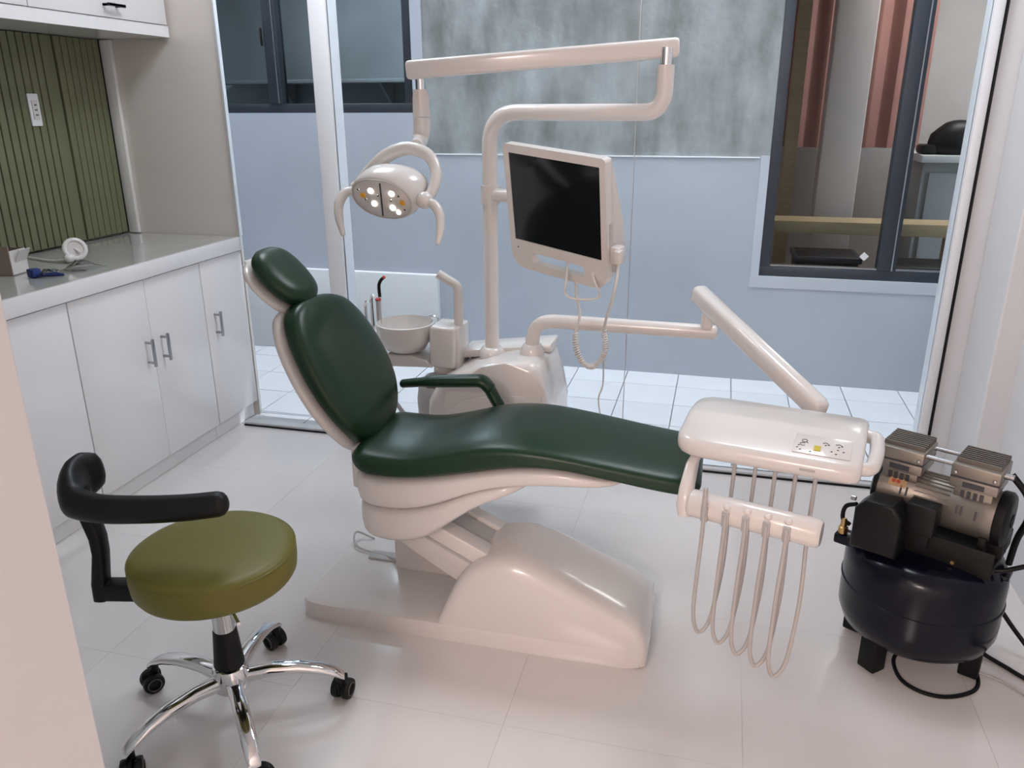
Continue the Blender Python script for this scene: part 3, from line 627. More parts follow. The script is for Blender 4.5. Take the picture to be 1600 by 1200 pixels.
MB().tube(spline([(-0.965, 2.67, 0.76), (-0.968, 2.67, 0.785), (-0.985, 2.66, 0.793), (-1.00, 2.65, 0.787)]), 0.004, 8).build('rinse_pipe', 'chrome', cu)
MB().box((-1.19, 2.66, 0.71), (0.09, 0.05, 0.04), bev=0.01).build('tool_holder', 'shell', cu)
MB().box((-1.13, 2.66, 0.69), (0.10, 0.04, 0.025), bev=0.006).build('tool_holder_arm', 'shell', cu)
for dx, hh in ((-0.055, 0.10), (-0.03, 0.125)):
    MB().tube(spline([(-1.19 + dx, 2.66, 0.72), (-1.19 + dx, 2.66, 0.72 + hh), (-1.175 + dx, 2.65, 0.735 + hh)]), [0.008, 0.006, 0.004], 8).build('suction_tip', 'chrome', cu)
MB().tube([(-1.19, 2.66, 0.70), (-1.21, 2.64, 0.56), (-1.10, 2.62, 0.42), (-0.95, 2.60, 0.36)], 0.009, 8).build('suction_hose', 'hose', cu)
cl = thing('curing_light', 'slim grey wand with red collar and curved dark tip in the unit holder', 'dental tool', (-1.172, 2.615, 0.69))
MB().lathe([(0.008, 0.67), (0.0095, 0.72), (0.0092, 0.852)], (-1.172, 2.615, 0), seg=16).build('handle', 'greyp', cl)
MB().lathe([(0.0115, 0.852), (0.0115, 0.858), (0.006, 0.862)], (-1.172, 2.615, 0), seg=16).build('collar', 'red', cl)
MB().tube(spline([(-1.165, 2.615, 0.865), (-1.166, 2.615, 0.905), (-1.158, 2.615, 0.925), (-1.146, 2.613, 0.936)]), 0.006, 10).build('tip', 'black', cl)
MB().ball((-1.144, 2.613, 0.938), 0.0065).build('tip_end', 'red', cl)

# ------------------------------------------------------------------ operating lamp on its balanced beam
BR = at(1061, 74, 2.30); BL = at(636, 110, 2.40); BL0 = at(656, 111, 2.40)
ol = thing('operating_lamp', 'oval dental operating lamp with yoke hanging from a long white beam', 'lamp', BL0)
bd = (BR - BL).normalized()
mb = MB(); sd = Vector((0, 0, 1)).cross(bd).normalized(); su = bd.cross(sd)
rg = []
for t, k in [(0, 0.80), (0.004, 0.94), (0.012, 1.0), ((BR - BL).length - 0.012, 1.0), ((BR - BL).length - 0.004, 0.94), ((BR - BL).length, 0.80)]:
    rg.append([BL + bd * t + sd * a * k + su * b * k for a, b in sup(0.024, 0.0275, 4, 28)])
mb.rings(rg).build('beam', 'shell', ol, ang=50)
MB().lathe([(0.015, -0.055), (0.015, -0.02)], BL0, seg=16).build('swivel_pin', 'chrome', ol)
S1, S2, S3, S4 = at(657, 137, 2.40), at(659, 178, 2.40), at(661, 197, 2.39), at(652, 226, 2.39)
S1 = Vector((BL0.x, BL0.y, BL0.z - 0.052)); S2 = Vector((BL0.x, BL0.y, BL0.z - 0.13))
MB().tube([S1, S1 * 0.7 + S2 * 0.3, S2], [0.022, 0.0255, 0.027], 18).build('drop_tube', 'shell', ol)
MB().tube(spline([S2 - Vector((0, 0, 0.002)), S2 - Vector((0.001, 0, 0.035)), S2 - Vector((0.006, 0.008, 0.070)), at(650, 229, 2.385)]), [0.027, 0.027, 0.025, 0.021], 18).build('elbow_tube', 'shell', ol)
LC = at(597, 311, 2.34)
ln = Vector((-0.06, -0.90, -0.42)).normalized(); lu = Vector((0, 0, 1)).cross(ln).normalized(); lu = -lu if lu.x < 0 else lu
lw = ln.cross(lu); lw = lw if lw.z > 0 else -lw
ro = R(10); lu, lw = lu * math.cos(ro) - lw * math.sin(ro), lu * math.sin(ro) + lw * math.cos(ro)
mb = MB(); rg = []
for d, a, b, du, dw in [(0.0, 0.094, 0.064, 0, 0), (-0.006, 0.099, 0.069, 0, 0), (0.01 - 0.03, 0.104, 0.073, 0.004, 0.002), (-0.045, 0.105, 0.072, 0.010, 0.006), (-0.075, 0.100, 0.062, 0.018, 0.012), (-0.10, 0.080, 0.044, 0.026, 0.018), (-0.115, 0.045, 0.024, 0.032, 0.02), (-0.119, 0.012, 0.006, 0.034, 0.02)]:
    rg.append([LC + ln * d + lu * (p + du) + lw * (q_ + dw) for p, q_ in sup(a, b, 2.15, 40)])
mb.rings(rg).build('housing', 'shell2', ol, ang=60)
MB().rings([[LC + ln * 0.0006 + lu * p + lw * q_ for p, q_ in sup(0.091, 0.061, 2.15, 40)], [LC + ln * 0.004 + lu * p + lw * q_ for p, q_ in sup(0.088, 0.058, 2.15, 40)]]).build('face_plate', 'lens', ol, ang=60)
mbr = MB(); ring = [LC + ln * 0.003 + lu * p + lw * q_ for p, q_ in sup(0.0925, 0.0625, 2.15, 48)]; mbr.tube(ring + [ring[0]], 0.0016, 6, cap=False).build('face_rim', 'greyp', ol)
MB().box(LC + ln * 0.0045, (0.004, 0.003, 0.110), Matrix((lu, ln, lw)).transposed()).build('face_split', 'ink', ol, smooth=False)
for p, q_, m, r_ in [(-0.032, 0.024, 'led', 0.0085), (0.034, 0.028, 'led', 0.0085), (-0.024, -0.018, 'led', 0.0085), (0.034, -0.020, 'led', 0.0085), (0.052, -0.032, 'led', 0.0065), (-0.058, 0.004, 'amber', 0.0085), (0.066, 0.004, 'amber', 0.0085)]:
    MB().lathe([(r_, 0.0), (r_, 0.003), (r_ * 0.5, 0.0045)], LC + ln * 0.004 + lu * p + lw * q_, ln, 16).build('emitter', m, ol)
for p, q_ in [(-0.072, 0.02), (-0.05, -0.008), (0.03, 0.004), (0.055, 0.024), (0.072, -0.018), (-0.01, 0.012)]:
    MB().lathe([(0.004, 0.0), (0.003, 0.002)], LC + ln * 0.004 + lu * p + lw * q_, ln, 10).build('lens_stud', 'chrome', ol)
MB().tube(spline([at(563, 288, 2.43), at(578, 268, 2.42), at(605, 243, 2.40), at(638, 232, 2.385), at(668, 242, 2.365), at(681, 266, 2.35), at(677, 295, 2.34), at(664, 314, 2.335)]), [0.018, 0.0215, 0.0215, 0.0205, 0.0195, 0.018, 0.018, 0.017], 14, flat=0.9).build('yoke', 'shell2', ol)
MB().ball(at(663, 313, 2.33), 0.0255).build('yoke_joint', 'shell2', ol)
MB().ball(at(556, 293, 2.42), 0.020).build('yoke_joint', 'shell2', ol)
MB().tube(spline([at(556, 300, 2.40), at(540, 301, 2.39), at(530, 318, 2.38), at(530, 342, 2.37), at(536, 366, 2.36)]), [0.015, 0.015, 0.0145, 0.0125, 0.0075], 12, rnd=True).build('grip', 'shell2', ol)
MB().tube(spline([at(664, 315, 2.33), at(678, 320, 2.32), at(687, 336, 2.315), at(688, 358, 2.31), at(684, 380, 2.30)]), [0.014, 0.0145, 0.014, 0.0125, 0.0075], 12, rnd=True).build('grip', 'shell2', ol)

# ------------------------------------------------------------------ monitor
mc = Vector((-0.469, 2.322, 1.240))
MR = Matrix(((0.876, 0.482, -0.024), (-0.475, 0.852, -0.219), (-0.085, 0.203, 0.975)))
mo = thing('monitor', 'white framed flat monitor with black screen clamped to the pole', 'monitor', mc)
def mp(x, y, z): return mc + MR @ Vector((x, y, z))
def rrect(x0, x1, z0, z1, r0, r1, k=8):
    """outline, lower corner radius r0, upper r1"""
    out = []
    for cx, cz, a0, r in [(x1 - r1, z1 - r1, 0, r1), (x0 + r1, z1 - r1, 90, r1), (x0 + r0, z0 + r0, 180, r0), (x1 - r0, z0 + r0, 270, r0)]:
        for i in range(k + 1):
            a = R(a0 + 90 * i / k); out.append((cx + r * math.cos(a), cz + r * math.sin(a)))
    return out
# bezel as outer ring, screen opening and handle slot: built from outline strips
X0, X1, Z0, Z1 = -0.189, 0.190, -0.228, 0.160
def holed(mb, outer, holes, y0, y1):
    from mathutils.geometry import tessellate_polygon
    loops = [[Vector((x, z, 0)) for x, z in outer]] + [[Vector((x, z, 0)) for x, z in h] for h in holes]
    tris = tessellate_polygon(loops); allp = [p for l in loops for p in l]
    fa = [mb.bm.verts.new(mp(p.x, y0, p.y)) for p in allp]; fb = [mb.bm.verts.new(mp(p.x, y1, p.y)) for p in allp]
    for t in tris:
        mb.bm.faces.new([fa[i] for i in t]); mb.bm.faces.new([fb[i] for i in t[::-1]])
    s_ = 0
    for l in loops:
        n = len(l)
        for i in range(n):
            a, b = s_ + i, s_ + (i + 1) % n; mb.bm.faces.new((fa[a], fa[b], fb[b], fb[a]))
        s_ += n
    return mb
slot = rrect(-0.105, 0.105, -0.203, -0.168, 0.017, 0.017, 6)
scr = rrect(-0.169, 0.169, -0.135, 0.135, 0.002, 0.002, 1)
bez = holed(MB(), rrect(X0, X1, Z0, Z1, 0.055, 0.014), [slot, scr], 0.0, 0.026).build('bezel', 'shell2', mo, ang=40)
MB().prism(scr, lambda p, t: mp(p[0], t, p[1]), 0.003, 0.010).build('screen', 'screen', mo, smooth=False)
mb = MB(); mb.prism([(0.0262, 0.155), (0.036, 0.155), (0.050, 0.10), (0.092, -0.08), (0.094, -0.115), (0.080, -0.148), (0.0262, -0.150)], lambda p, t: mp(t, p[0], p[1]), -0.184, 0.186, 0.006, 2).build('rear_cover', 'shell2', mo, ang=40)
MB().prism([(0.188, -0.02), (0.188, -0.10), (0.192, -0.11), (0.192, -0.03)], lambda p, t: mp(p[0], t, p[1]), 0.012, 0.024).build('side_vent', 'greyp', mo)
MB().lathe([(0.007, 0), (0.007, 0.003), (0.005, 0.004)], mp(0.135, 0.0, -0.185), MR @ Vector((0, -1, 0)), 16).build('power_button', 'shell', mo)
MB().lathe([(0.0025, 0), (0.0025, 0.0015)], mp(-0.158, 0.0, -0.160), MR @ Vector((0, -1, 0)), 10).build('sensor_dot', 'ink', mo)
# clamp on the pole + arm to the rear of the monitor
MB().lathe([(0.0258, -0.031), (0.031, -0.031), (0.031, 0.031), (0.0258, 0.031)], (PX, PY, 1.235), seg=24).build('pole_clamp', 'shell', mo)
MB().tube(fillet([(PX + 0.02, PY - 0.01, 1.235), (PX + 0.14, PY - 0.05, 1.235), mp(0.0, 0.085, 0.0)], 0.04), 0.023, 14).build('mount_arm', 'shell', mo)
# intra-oral camera holder and cords
cc = thing('camera_handset', 'white camera handset and holder on the monitor side with a coiled cord', 'camera', mp(0.205, 0.03, -0.10))
MB().box(mp(0.206, 0.028, -0.118), (0.030, 0.034, 0.050), MR, bev=0.004).build('holder', 'shell2', cc)
MB().box(mp(0.220, 0.012, -0.116), (0.022, 0.024, 0.040), MR, bev=0.004).build('handset', 'shell', cc)
MB().box(mp(0.195, 0.030, -0.158), (0.012, 0.02, 0.030), MR, bev=0.003).build('clip', 'greyp', cc)
p0 = mp(0.214, 0.02, -0.140)
MB().tube(spline([p0, at(963, 440, 2.26), at(956, 470, 2.30), at(948, 495, 2.36), at(943, 518, 2.42)]), 0.0042, 8).build('cord', 'cordw', cc)
# coiled part: helix along a hanging U
U = spline([at(943, 516, 2.43), at(946, 540, 2.44), at(940, 560, 2.45), at(925, 573, 2.46), at(910, 566, 2.46), at(901, 545, 2.46), at(899, 520, 2.46)], 40)
fr = frames(U); hx = []
for i, (p, f_) in enumerate(zip(U, fr)):
    a = i * 2 * math.pi / 6.0; hx.append(p + (f_[1] * math.cos(a) + f_[2] * math.sin(a)) * 0.0085)
MB().tube(hx, 0.0024, 5).build('coiled_cord', 'cordw', cc)
MB().tube(spline([at(899, 520, 2.46), at(906, 492, 2.44), at(901, 465, 2.42), at(900, 440, 2.40)]), 0.004, 8).build('cord', 'cordw', cc)
MB().tube(spline([mp(0.02, 0.03, -0.16), at(885, 440, 2.36), at(883, 458, 2.37), at(897, 467, 2.37), at(930, 467, 2.36), at(938, 458, 2.34), at(930, 442, 2.32), mp(0.10, 0.03, -0.16)]), 0.0035, 8).build('cord', 'cordw', cc)
MB().tube(spline([at(943, 550, 2.45), at(942, 600, 2.62), at(935, 625, 2.66), at(941, 668, 2.70), at(941, 700, 2.72)]), 0.003, 6).build('hanging_lead', 'cordw', cc)

# ------------------------------------------------------------------ instrument table on its arm
it = thing('instrument_table', 'white dentist instrument tray on jointed arm with five hanging grey hoses', 'instrument tray', (0.18, 1.9, 0.70))
MB().tube(fillet([(-0.592, 2.585, 0.66), (-0.592, 2.585, 0.822), (0.012, 2.575, 0.820)], 0.085, 10), 0.0245, 18).build('lower_arm', 'shell', it)
MB().lathe([(0.042, 0.690), (0.042, 0.715), (0.032, 0.735), (0.026, 0.738)], (-0.592, 2.585, 0), seg=24).build('arm_collar', 'shell', it)
MB().ball((0.012, 2.575, 0.820), 0.0248, (0.6, 1, 1)).build('arm_end', 'shell', it)
EL = Vector((-0.012, 2.565, 0))
MB().lathe([(0.019, 0.835), (0.019, 0.925)], EL, seg=18).build('elbow_pin', 'shell', it)
A0, A1 = Vector((-0.045, 2.545, 0.952)), Vector((0.300, 2.085, 0.758))
ad = (A1 - A0).normalized(); as_ = Vector((0, 0, 1)).cross(ad).normalized(); au = ad.cross(as_); L_ = (A1 - A0).length
rg = []
for t, k in [(-0.012, 0.5), (-0.006, 0.8), (0.006, 1), (L_ - 0.02, 0.95), (L_ - 0.004, 0.8), (L_ + 0.003, 0.5)]:
    rg.append([A0 + ad * t + as_ * a * k + au * b * k for a, b in sup(0.028, 0.031, 3, 28)])
MB().rings(rg).build('spring_arm', 'shell', it, ang=60)
MB().lathe([(0.003, 0), (0.003, 0.002)], A0 - as_ * -0.029 + ad * 0.01, as_, 8).build('arm_screw', 'ink', it)
TY = R(-11.5); tu = Vector((math.cos(TY), math.sin(TY), 0)); tv = Vector((-math.sin(TY), math.cos(TY), 0)); TC = Vector((0.178, 1.900, 0))
def tp(u, v, z): return TC + tu * u + tv * v + Vector((0, 0, z))
prof = [(-0.118, 0.712), (-0.129, 0.718), (-0.134, 0.730), (-0.132, 0.744), (-0.124, 0.754), (-0.112, 0.759), (-0.06, 0.770), (-0.008, 0.782), (0.004, 0.7855), (0.012, 0.787), (0.06, 0.788), (0.117, 0.788), (0.1255, 0.783), (0.128, 0.770), (0.122, 0.735), (0.105, 0.720), (0.0, 0.712)]
mb = MB(); rg = []
for u, k, kz, sh in [(-0.223, 0.58, 0.50, 0), (-0.221, 0.66, 0.68, 0), (-0.215, 0.76, 0.84, 0), (-0.203, 0.87, 0.95, 0), (-0.182, 0.955, 1, 0), (-0.15, 0.995, 1, 0), (-0.13, 1, 1, 0), (0.0, 1, 1, 0), (0.14, 1, 1, 0), (0.176, 0.99, 1, 0), (0.190, 0.965, 0.97, 0), (0.197, 0.93, 0.88, 0), (0.200, 0.87, 0.72, 0)]:
    rg.append([tp(u, v * k + sh, 0.748 + (z - 0.748) * kz) for v, z in prof])
tray = MB().rings(rg).build('tray', 'shell2', it, ang=60)
MB().tube([tp(-0.045 + u, -0.1335, 0.7370) for u in (0, 0.0)] + [tp(-0.045, -0.130, 0.7515)], 0.0012, 5).build('tray_seam', 'greyp', tray) if False else None
# control panel lying on the sloping front
pn = (tp(0, -0.06, 0.770) - tp(0, -0.112, 0.760)).normalized(); nn = tu.cross(pn).normalized()
def cp(u, s_): return tp(u, -0.112, 0.760) + pn * s_
RPM = Matrix((tu, pn, nn)).transposed()
panel = MB().box(cp(0.110, 0.056) + nn * 0.0006, (0.125, 0.092, 0.0015), RPM, bev=0.0006).build('control_panel', 'shell', tray)
MB().box(cp(0.100, 0.036) + nn * 0.0022, (0.015, 0.020, 0.002), RPM).build('indicator_window', 'yellow', tray, smooth=False)
def stroke(pts, r_=0.0007):
    return MB().tube([cp(0.102 + (u - 0.102) * 1.25, 0.004 + s_ * 1.25) + nn * 0.0018 for u, s_ in pts], r_ * 1.15, 5).build('panel_mark', 'ink', tray)
arc = lambda u, s_, r_, a0, a1: [(u + r_ * math.cos(R(a0 + (a1 - a0) * i / 10)), s_ + r_ * math.sin(R(a0 + (a1 - a0) * i / 10))) for i in range(11)]
stroke(arc(0.074, 0.034, 0.0048, 40, 320)); stroke(arc(0.076, 0.046, 0.0048, 0, 360)); stroke([(0.079, 0.042), (0.083, 0.039)])
for u, s_ in [(0.064, 0.020), (0.070, 0.014), (0.066, 0.028), (0.112, 0.040), (0.117, 0.042), (0.135, 0.040), (0.140, 0.044), (0.124, 0.022), (0.134, 0.030), (0.132, 0.016), (0.144, 0.026), (0.088, 0.012)]:
    stroke([(u, s_), (u + 0.003, s_ + 0.001)], 0.0011)
stroke([(0.130, 0.047), (0.136, 0.050), (0.141, 0.047)]); stroke([(0.108, 0.046), (0.113, 0.049), (0.118, 0.046)])
MB().box(tp(0.088, -0.1335, 0.735), (0.034, 0.003, 0.006), Matrix.Rotation(TY, 3, 'Z'), bev=0.001).build('name_plate', 'greyp', tray)
MB().tube(fillet([tp(0.180, -0.080, 0.738), tp(0.219, -0.084, 0.740), tp(0.226, -0.02, 0.756), tp(0.222, 0.062, 0.764), tp(0.180, 0.068, 0.762)], 0.022), 0.0165, 14, flat=1.0).build('handle', 'shell2', it)
# hose holder bar and bracket
HZ = 0.628
def hp_(u, v, z): return tp(u, v, z)
HL, HR = Vector((-0.012, 1.742, HZ)), Vector((0.268, 1.660, HZ)); hd = (HR - HL).normalized(); hs = Vector((-hd.y, hd.x, 0))
holder = MB().tube([HL, HL + hd * 0.004, HL + hd * 0.01, HR - hd * 0.006, HR - hd * 0.002, HR], [0.030, 0.032, 0.0325, 0.0325, 0.031, 0.028], 24).build('hose_holder', 'shell', it) if False else None
mb = MB(); rg = []; Lh = (HR - HL).length
for t, r_ in [(-0.004, 0.026), (0.0, 0.031), (0.006, 0.033), (Lh - 0.006, 0.033), (Lh, 0.031), (Lh + 0.004, 0.027)]:
    rg.append([HL + hd * t + hs * r_ * math.cos(2 * math.pi * i / 28) + Vector((0, 0, r_ * math.sin(2 * math.pi * i / 28))) for i in range(28)])
holder = mb.rings(rg).build('hose_holder', 'shell', it)
mb = MB(); rg = []
for p, wd_, th in [(tp(-0.165, -0.07, 0.722), 0.024, 0.012), (tp(-0.175, -0.11, 0.695), 0.026, 0.013), (HL - hd * 0.012 + Vector((0, 0.01, 0.035)), 0.024, 0.016), (HL - hd * 0.014 + Vector((0, 0, -0.006)), 0.026, 0.018), (HL - hd * 0.012 + Vector((0, -0.006, -0.030)), 0.020, 0.015)]:
    rg.append([p + hs * a + hd * b for a, b in sup(wd_, th, 3, 20)])
mb.rings(rg).build('holder_bracket', 'shell', it, ang=60)
fx = [0.055, 0.104, 0.150, 0.196, 0.240]
lowz = [0.305, 0.292, 0.278, 0.262, 0.250]
for k in range(5):
    base = HL + hd * (fx[k] - 0.012)
    front = base - hs * 0.036
    MB().ball(base - hs * 0.020 + Vector((0, 0, 0.021)), 0.0105, (1, 1, 0.8)).build('hanger_socket', 'shell', holder)
    MB().box(base - hs * 0.0325 + Vector((0, 0, -0.004)), (0.017, 0.008, 0.040), Matrix.Rotation(math.atan2(hd.y, hd.x), 3, 'Z'), bev=0.003).build('hanger_clip', 'greyp', holder)
    rear = base + hs * 0.105 + hd * (0.026)
    sw = hd * 0.012
    lo = lowz[k] - HZ - 0.006
    pts = [front + Vector((0, 0, 0.052 if k == 0 else 0.010)), front + Vector((0, 0, -0.05)), front - hd * 0.004 + Vector((0, 0, -0.16)), front - hd * 0.006 + Vector((0, 0, lo + 0.075)), front - hd * 0.002 + hs * 0.003 + Vector((0, 0, lo + 0.025)), front + hd * 0.010 + hs * 0.010 + Vector((0, 0, lo)), front + hd * 0.026 + hs * 0.022 + Vector((0, 0, lo + 0.022)), front + hd * 0.034 + hs * 0.034 + Vector((0, 0, lo + 0.075)), front + hd * 0.036 + hs * 0.075 + Vector((0, 0, lo * 0.5)), rear + hs * -0.015 + Vector((0, 0, -0.05)), Vector((rear.x, rear.y, 0.722))]
    MB().tube(spline(pts, 8), 0.0050, 10).build('hose', 'hose', it)
    if k == 0: MB().tube([front + Vector((0, 0, 0.0)), front + Vector((0, 0, 0.062))], [0.0075, 0.0055], 10, rnd=True).build('syringe_tip', 'greyp', it)

# ------------------------------------------------------------------ stool
SC = Vector((-1.134, 1.468, 0))
st = thing('stool', 'olive green round stool on a chrome five-star base with black torso rest', 'stool', SC)
seat = MB().lathe([(0.0, 0.422), (0.175, 0.422), (0.188, 0.426), (0.194, 0.436), (0.1965, 0.460), (0.1965, 0.486), (0.194, 0.497), (0.187, 0.503), (0.170, 0.507), (0.10, 0.511), (0.0, 0.512)], SC, seg=64, cap=False).build('seat', 'olive', st, ang=60)
MB().tube([SC + Vector((0.1945 * math.cos(2 * math.pi * i / 64), 0.1945 * math.sin(2 * math.pi * i / 64), 0.4950)) for i in range(65)], 0.0022, 6, cap=False).build('piping', 'olive', seat)
MB().lathe([(0.10, 0.408), (0.10, 0.425)], SC, seg=28).build('seat_plate', 'blackm', st)
MB().lathe([(0.028, 0.17), (0.028, 0.35), (0.031, 0.355), (0.031, 0.41)], SC, seg=24).build('gas_cylinder', 'chrome', st)
MB().lathe([(0.0385, 0.165), (0.036, 0.19), (0.0300, 0.262), (0.0292, 0.268)], SC, seg=24).build('cylinder_sleeve', 'black', st)
MB().lathe([(0.036, 0.085), (0.046, 0.095), (0.048, 0.135), (0.043, 0.160), (0.034, 0.166)], SC, seg=28).build('hub', 'chrome', st)
import itertools
wa = []
for x, y in ((-1.405, 1.496), (-1.172, 1.728), (-0.893, 1.583)): wa.append(math.degrees(math.atan2(y - SC.y, x - SC.x)))
A_ = [172, 97, 26, -48, -117]
for ang in A_:
    d = Vector((math.cos(R(ang)), math.sin(R(ang)), 0)); s_ = Vector((-d.y, d.x, 0))
    rg = []
    for p, wd_, th in [(SC + d * 0.030 + Vector((0, 0, 0.120)), 0.021, 0.020), (SC + d * 0.10 + Vector((0, 0, 0.128)), 0.020, 0.017), (SC + d * 0.17 + Vector((0, 0, 0.124)), 0.0195, 0.014), (SC + d * 0.225 + Vector((0, 0, 0.110)), 0.019, 0.013), (SC + d * 0.262 + Vector((0, 0, 0.092)), 0.018, 0.011), (SC + d * 0.285 + Vector((0, 0, 0.074)), 0.015, 0.009)]:
        rg.append([p + s_ * a + Vector((0, 0, b)) for a, b in sup(wd_, th, 2.6, 18)])
    MB().rings(rg).build('leg', 'chrome', st, ang=70)
    cpnt = SC + d * 0.272
    ca = R(ang + 62); cd = Vector((math.cos(ca), math.sin(ca), 0)); cs = Vector((-cd.y, cd.x, 0))
    w0 = cpnt + cd * 0.012; w0.z = 0.0285
    cas = MB().tube([cpnt + Vector((0, 0, 0.045)), cpnt + Vector((0, 0, 0.082))], 0.010, 12).build('caster', 'black', st)
    for sg in (-1, 1):
        MB().lathe([(0.020, -0.009), (0.0265, -0.009), (0.028, -0.005), (0.028, 0.005), (0.0265, 0.009), (0.018, 0.010), (0.016, 0.006), (0.0, 0.006)], w0 + cs * sg * 0.015, cs * sg, 24).build('wheel', 'black', cas)
        MB().lathe([(0.0165, 0.0), (0.0185, 0.0), (0.0185, 0.0035), (0.0165, 0.0035)], w0 + cs * sg * 0.0235, cs * sg, 20, cap=False).build('wheel_ring', 'castd', cas)
    MB().box(w0 + Vector((0, 0, 0.012)), (0.050, 0.010, 0.042), Matrix.Rotation(ca, 3, 'Z'), bev=0.008).build('caster_hood', 'black', cas)
# torso rest
MB().tube(fillet([(-1.20, 1.425, 0.412), (-1.375, 1.385, 0.398), (-1.392, 1.381, 0.42)], 0.02), 0.012, 10).build('bracket_bar', 'chrome', st)
MB().box((-1.338, 1.395, 0.398), (0.115, 0.045, 0.048), Matrix.Rotation(R(13), 3, 'Z'), bev=0.008).build('bracket_sleeve', 'black', st)
rg = []
up_ = [((-1.398, 1.380, 0.376), 0.024, 0.020), ((-1.398, 1.381, 0.42), 0.024, 0.019), ((-1.388, 1.388, 0.50), 0.024, 0.016), ((-1.392, 1.392, 0.54), 0.024, 0.017), ((-1.412, 1.396, 0.61), 0.028, 0.018), ((-1.425, 1.400, 0.655), 0.028, 0.016)]
for p, a_, b_ in up_:
    rg.append([Vector(p) + Vector((0.97, 0.22, 0)) * b + Vector((-0.22, 0.97, 0)) * a for a, b in sup(a_, b_, 3, 20)])
MB().rings(rg).build('upright', 'black', st, ang=60)
path = spline([(-1.456, 1.488, 0.664), (-1.466, 1.455, 0.661), (-1.458, 1.415, 0.655), (-1.434, 1.380, 0.647), (-1.400, 1.362, 0.643), (-1.330, 1.358, 0.640), (-1.230, 1.378, 0.641), (-1.140, 1.402, 0.645), (-1.070, 1.428, 0.650)], 6)
tb = [(0, 0.050, 0.020), (0.08, 0.060, 0.023), (0.2, 0.062, 0.026), (0.34, 0.054, 0.028), (0.48, 0.040, 0.029), (0.62, 0.034, 0.028), (1.0, 0.030, 0.026)]
rg = []; fr = frames(path); n = len(path)
for i, (p, f_) in enumerate(zip(path, fr)):
    hh, ww = interp(tb, i / (n - 1)); sd = Vector((-f_[0].y, f_[0].x, 0)).normalized(); uu = sd.cross(f_[0]); uu = uu if uu.z > 0 else -uu
    rg.append([p + sd * a + uu * b for a, b in sup(ww, hh, 2.3, 22)])
def capr(rg, c_, d_, r_):
    out = []
    for a in (30, 55, 78): out.append([c_ + (p - c_) * math.cos(R(a)) + d_ * r_ * math.sin(R(a)) for p in rg])
    return out
rg = capr(rg[0], path[0], -fr[0][0], 0.022)[::-1] + rg + capr(rg[-1], path[-1], fr[-1][0], 0.024)
MB().rings(rg).build('torso_rest', 'padblk', st, ang=80)
MB().tube([SC + Vector((0.06, -0.06, 0.405)), SC + Vector((0.14, -0.13, 0.398))], 0.005, 8).build('lever', 'chrome', st)

# ------------------------------------------------------------------ compressor
CC = Vector((0.632, 2.165, 0))
co = thing('air_compressor', 'twin-head air compressor on a round navy tank beside the right wall', 'compressor', CC)
MB().lathe([(0.0, 0.074), (0.10, 0.078), (0.160, 0.090), (0.192, 0.115), (0.205, 0.150), (0.206, 0.18), (0.206, 0.300), (0.203, 0.328), (0.192, 0.350), (0.165, 0.364), (0.11, 0.372), (0.0, 0.376)], CC, seg=56, cap=False).build('tank', 'tank', co, ang=60)
MB().lathe([(0.2055, 0.234), (0.2090, 0.236), (0.2090, 0.241), (0.2055, 0.243)], CC, seg=56, cap=False).build('tank_weld', 'tank', co)
CY = R(-28); cu_ = Vector((math.cos(CY), math.sin(CY), 0)); cv_ = Vector((-math.sin(CY), math.cos(CY), 0)); RC = Matrix.Rotation(CY, 3, 'Z')
def kp(u, v, z): return CC + cu_ * (u + 0.008) + cv_ * v + Vector((0, 0, z - (0.018 if z > 0.43 else 0.004)))
for a in (-138, -24, 60, 150):
    d = Vector((math.cos(R(a)), math.sin(R(a)), 0)); b0 = CC + d * 0.158
    MB().box(b0 + Vector((0, 0, 0.061)), (0.05, 0.055, 0.098), Matrix.Rotation(R(a), 3, 'Z'), bev=0.005).build('foot', 'rubber', co)
# saddle tray under the motor
MB().box(kp(0.015, -0.005, 0.385), (0.30, 0.165, 0.016), RC, bev=0.003).build('saddle_plate', 'blackm', co)
MB().box(kp(0.015, -0.085, 0.402), (0.30, 0.006, 0.078), RC, bev=0.002).build('saddle_front', 'blackm', co)
MB().box(kp(0.015, 0.075, 0.402), (0.30, 0.006, 0.05), RC, bev=0.002).build('saddle_rear', 'blackm', co)
for u in (-0.07, 0.075): MB().lathe([(0.005, 0), (0.005, 0.004)], kp(u, -0.089, 0.385), -cv_, 8).build('saddle_bolt', 'brass', co)
MB().box(kp(0.145, 0.03, 0.425), (0.05, 0.11, 0.05), RC, bev=0.004).build('saddle_block', 'blackm', co)
for u in (-0.105, 0.125): MB().box(kp(u, 0.0, 0.425), (0.020, 0.12, 0.075), RC, bev=0.003).build('motor_cradle', 'blackm', co)
# motor
ZM = 0.520; r_m = 0.068
MB().lathe([(0.060, -0.150), (r_m, -0.146), (r_m, -0.055), (r_m * 0.985, -0.053), (r_m * 0.985, 0.033), (r_m, 0.035), (r_m, 0.110), (r_m + 0.001, 0.112), (r_m + 0.001, 0.140)], kp(0, 0, ZM), cu_, 36).build('motor_body', 'cast', co)
for i in range(14):
    a = R(20 + 140 * i / 13); d = cv_ * math.cos(a) + Vector((0, 0, math.sin(a)))
    MB().box(kp(-0.010, 0, ZM) + d * 0.0675, (0.084, 0.003, 0.004), Matrix((cu_, d.cross(cu_), d)).transposed()).build('motor_rib', 'castd', co, smooth=False)
MB().lathe([(0.072, 0.0), (0.074, 0.004), (0.074, 0.022), (0.066, 0.030), (0.03, 0.032), (0.0, 0.032)], kp(0.140, 0, ZM), cu_, 36).build('fan_cover', 'black', co)
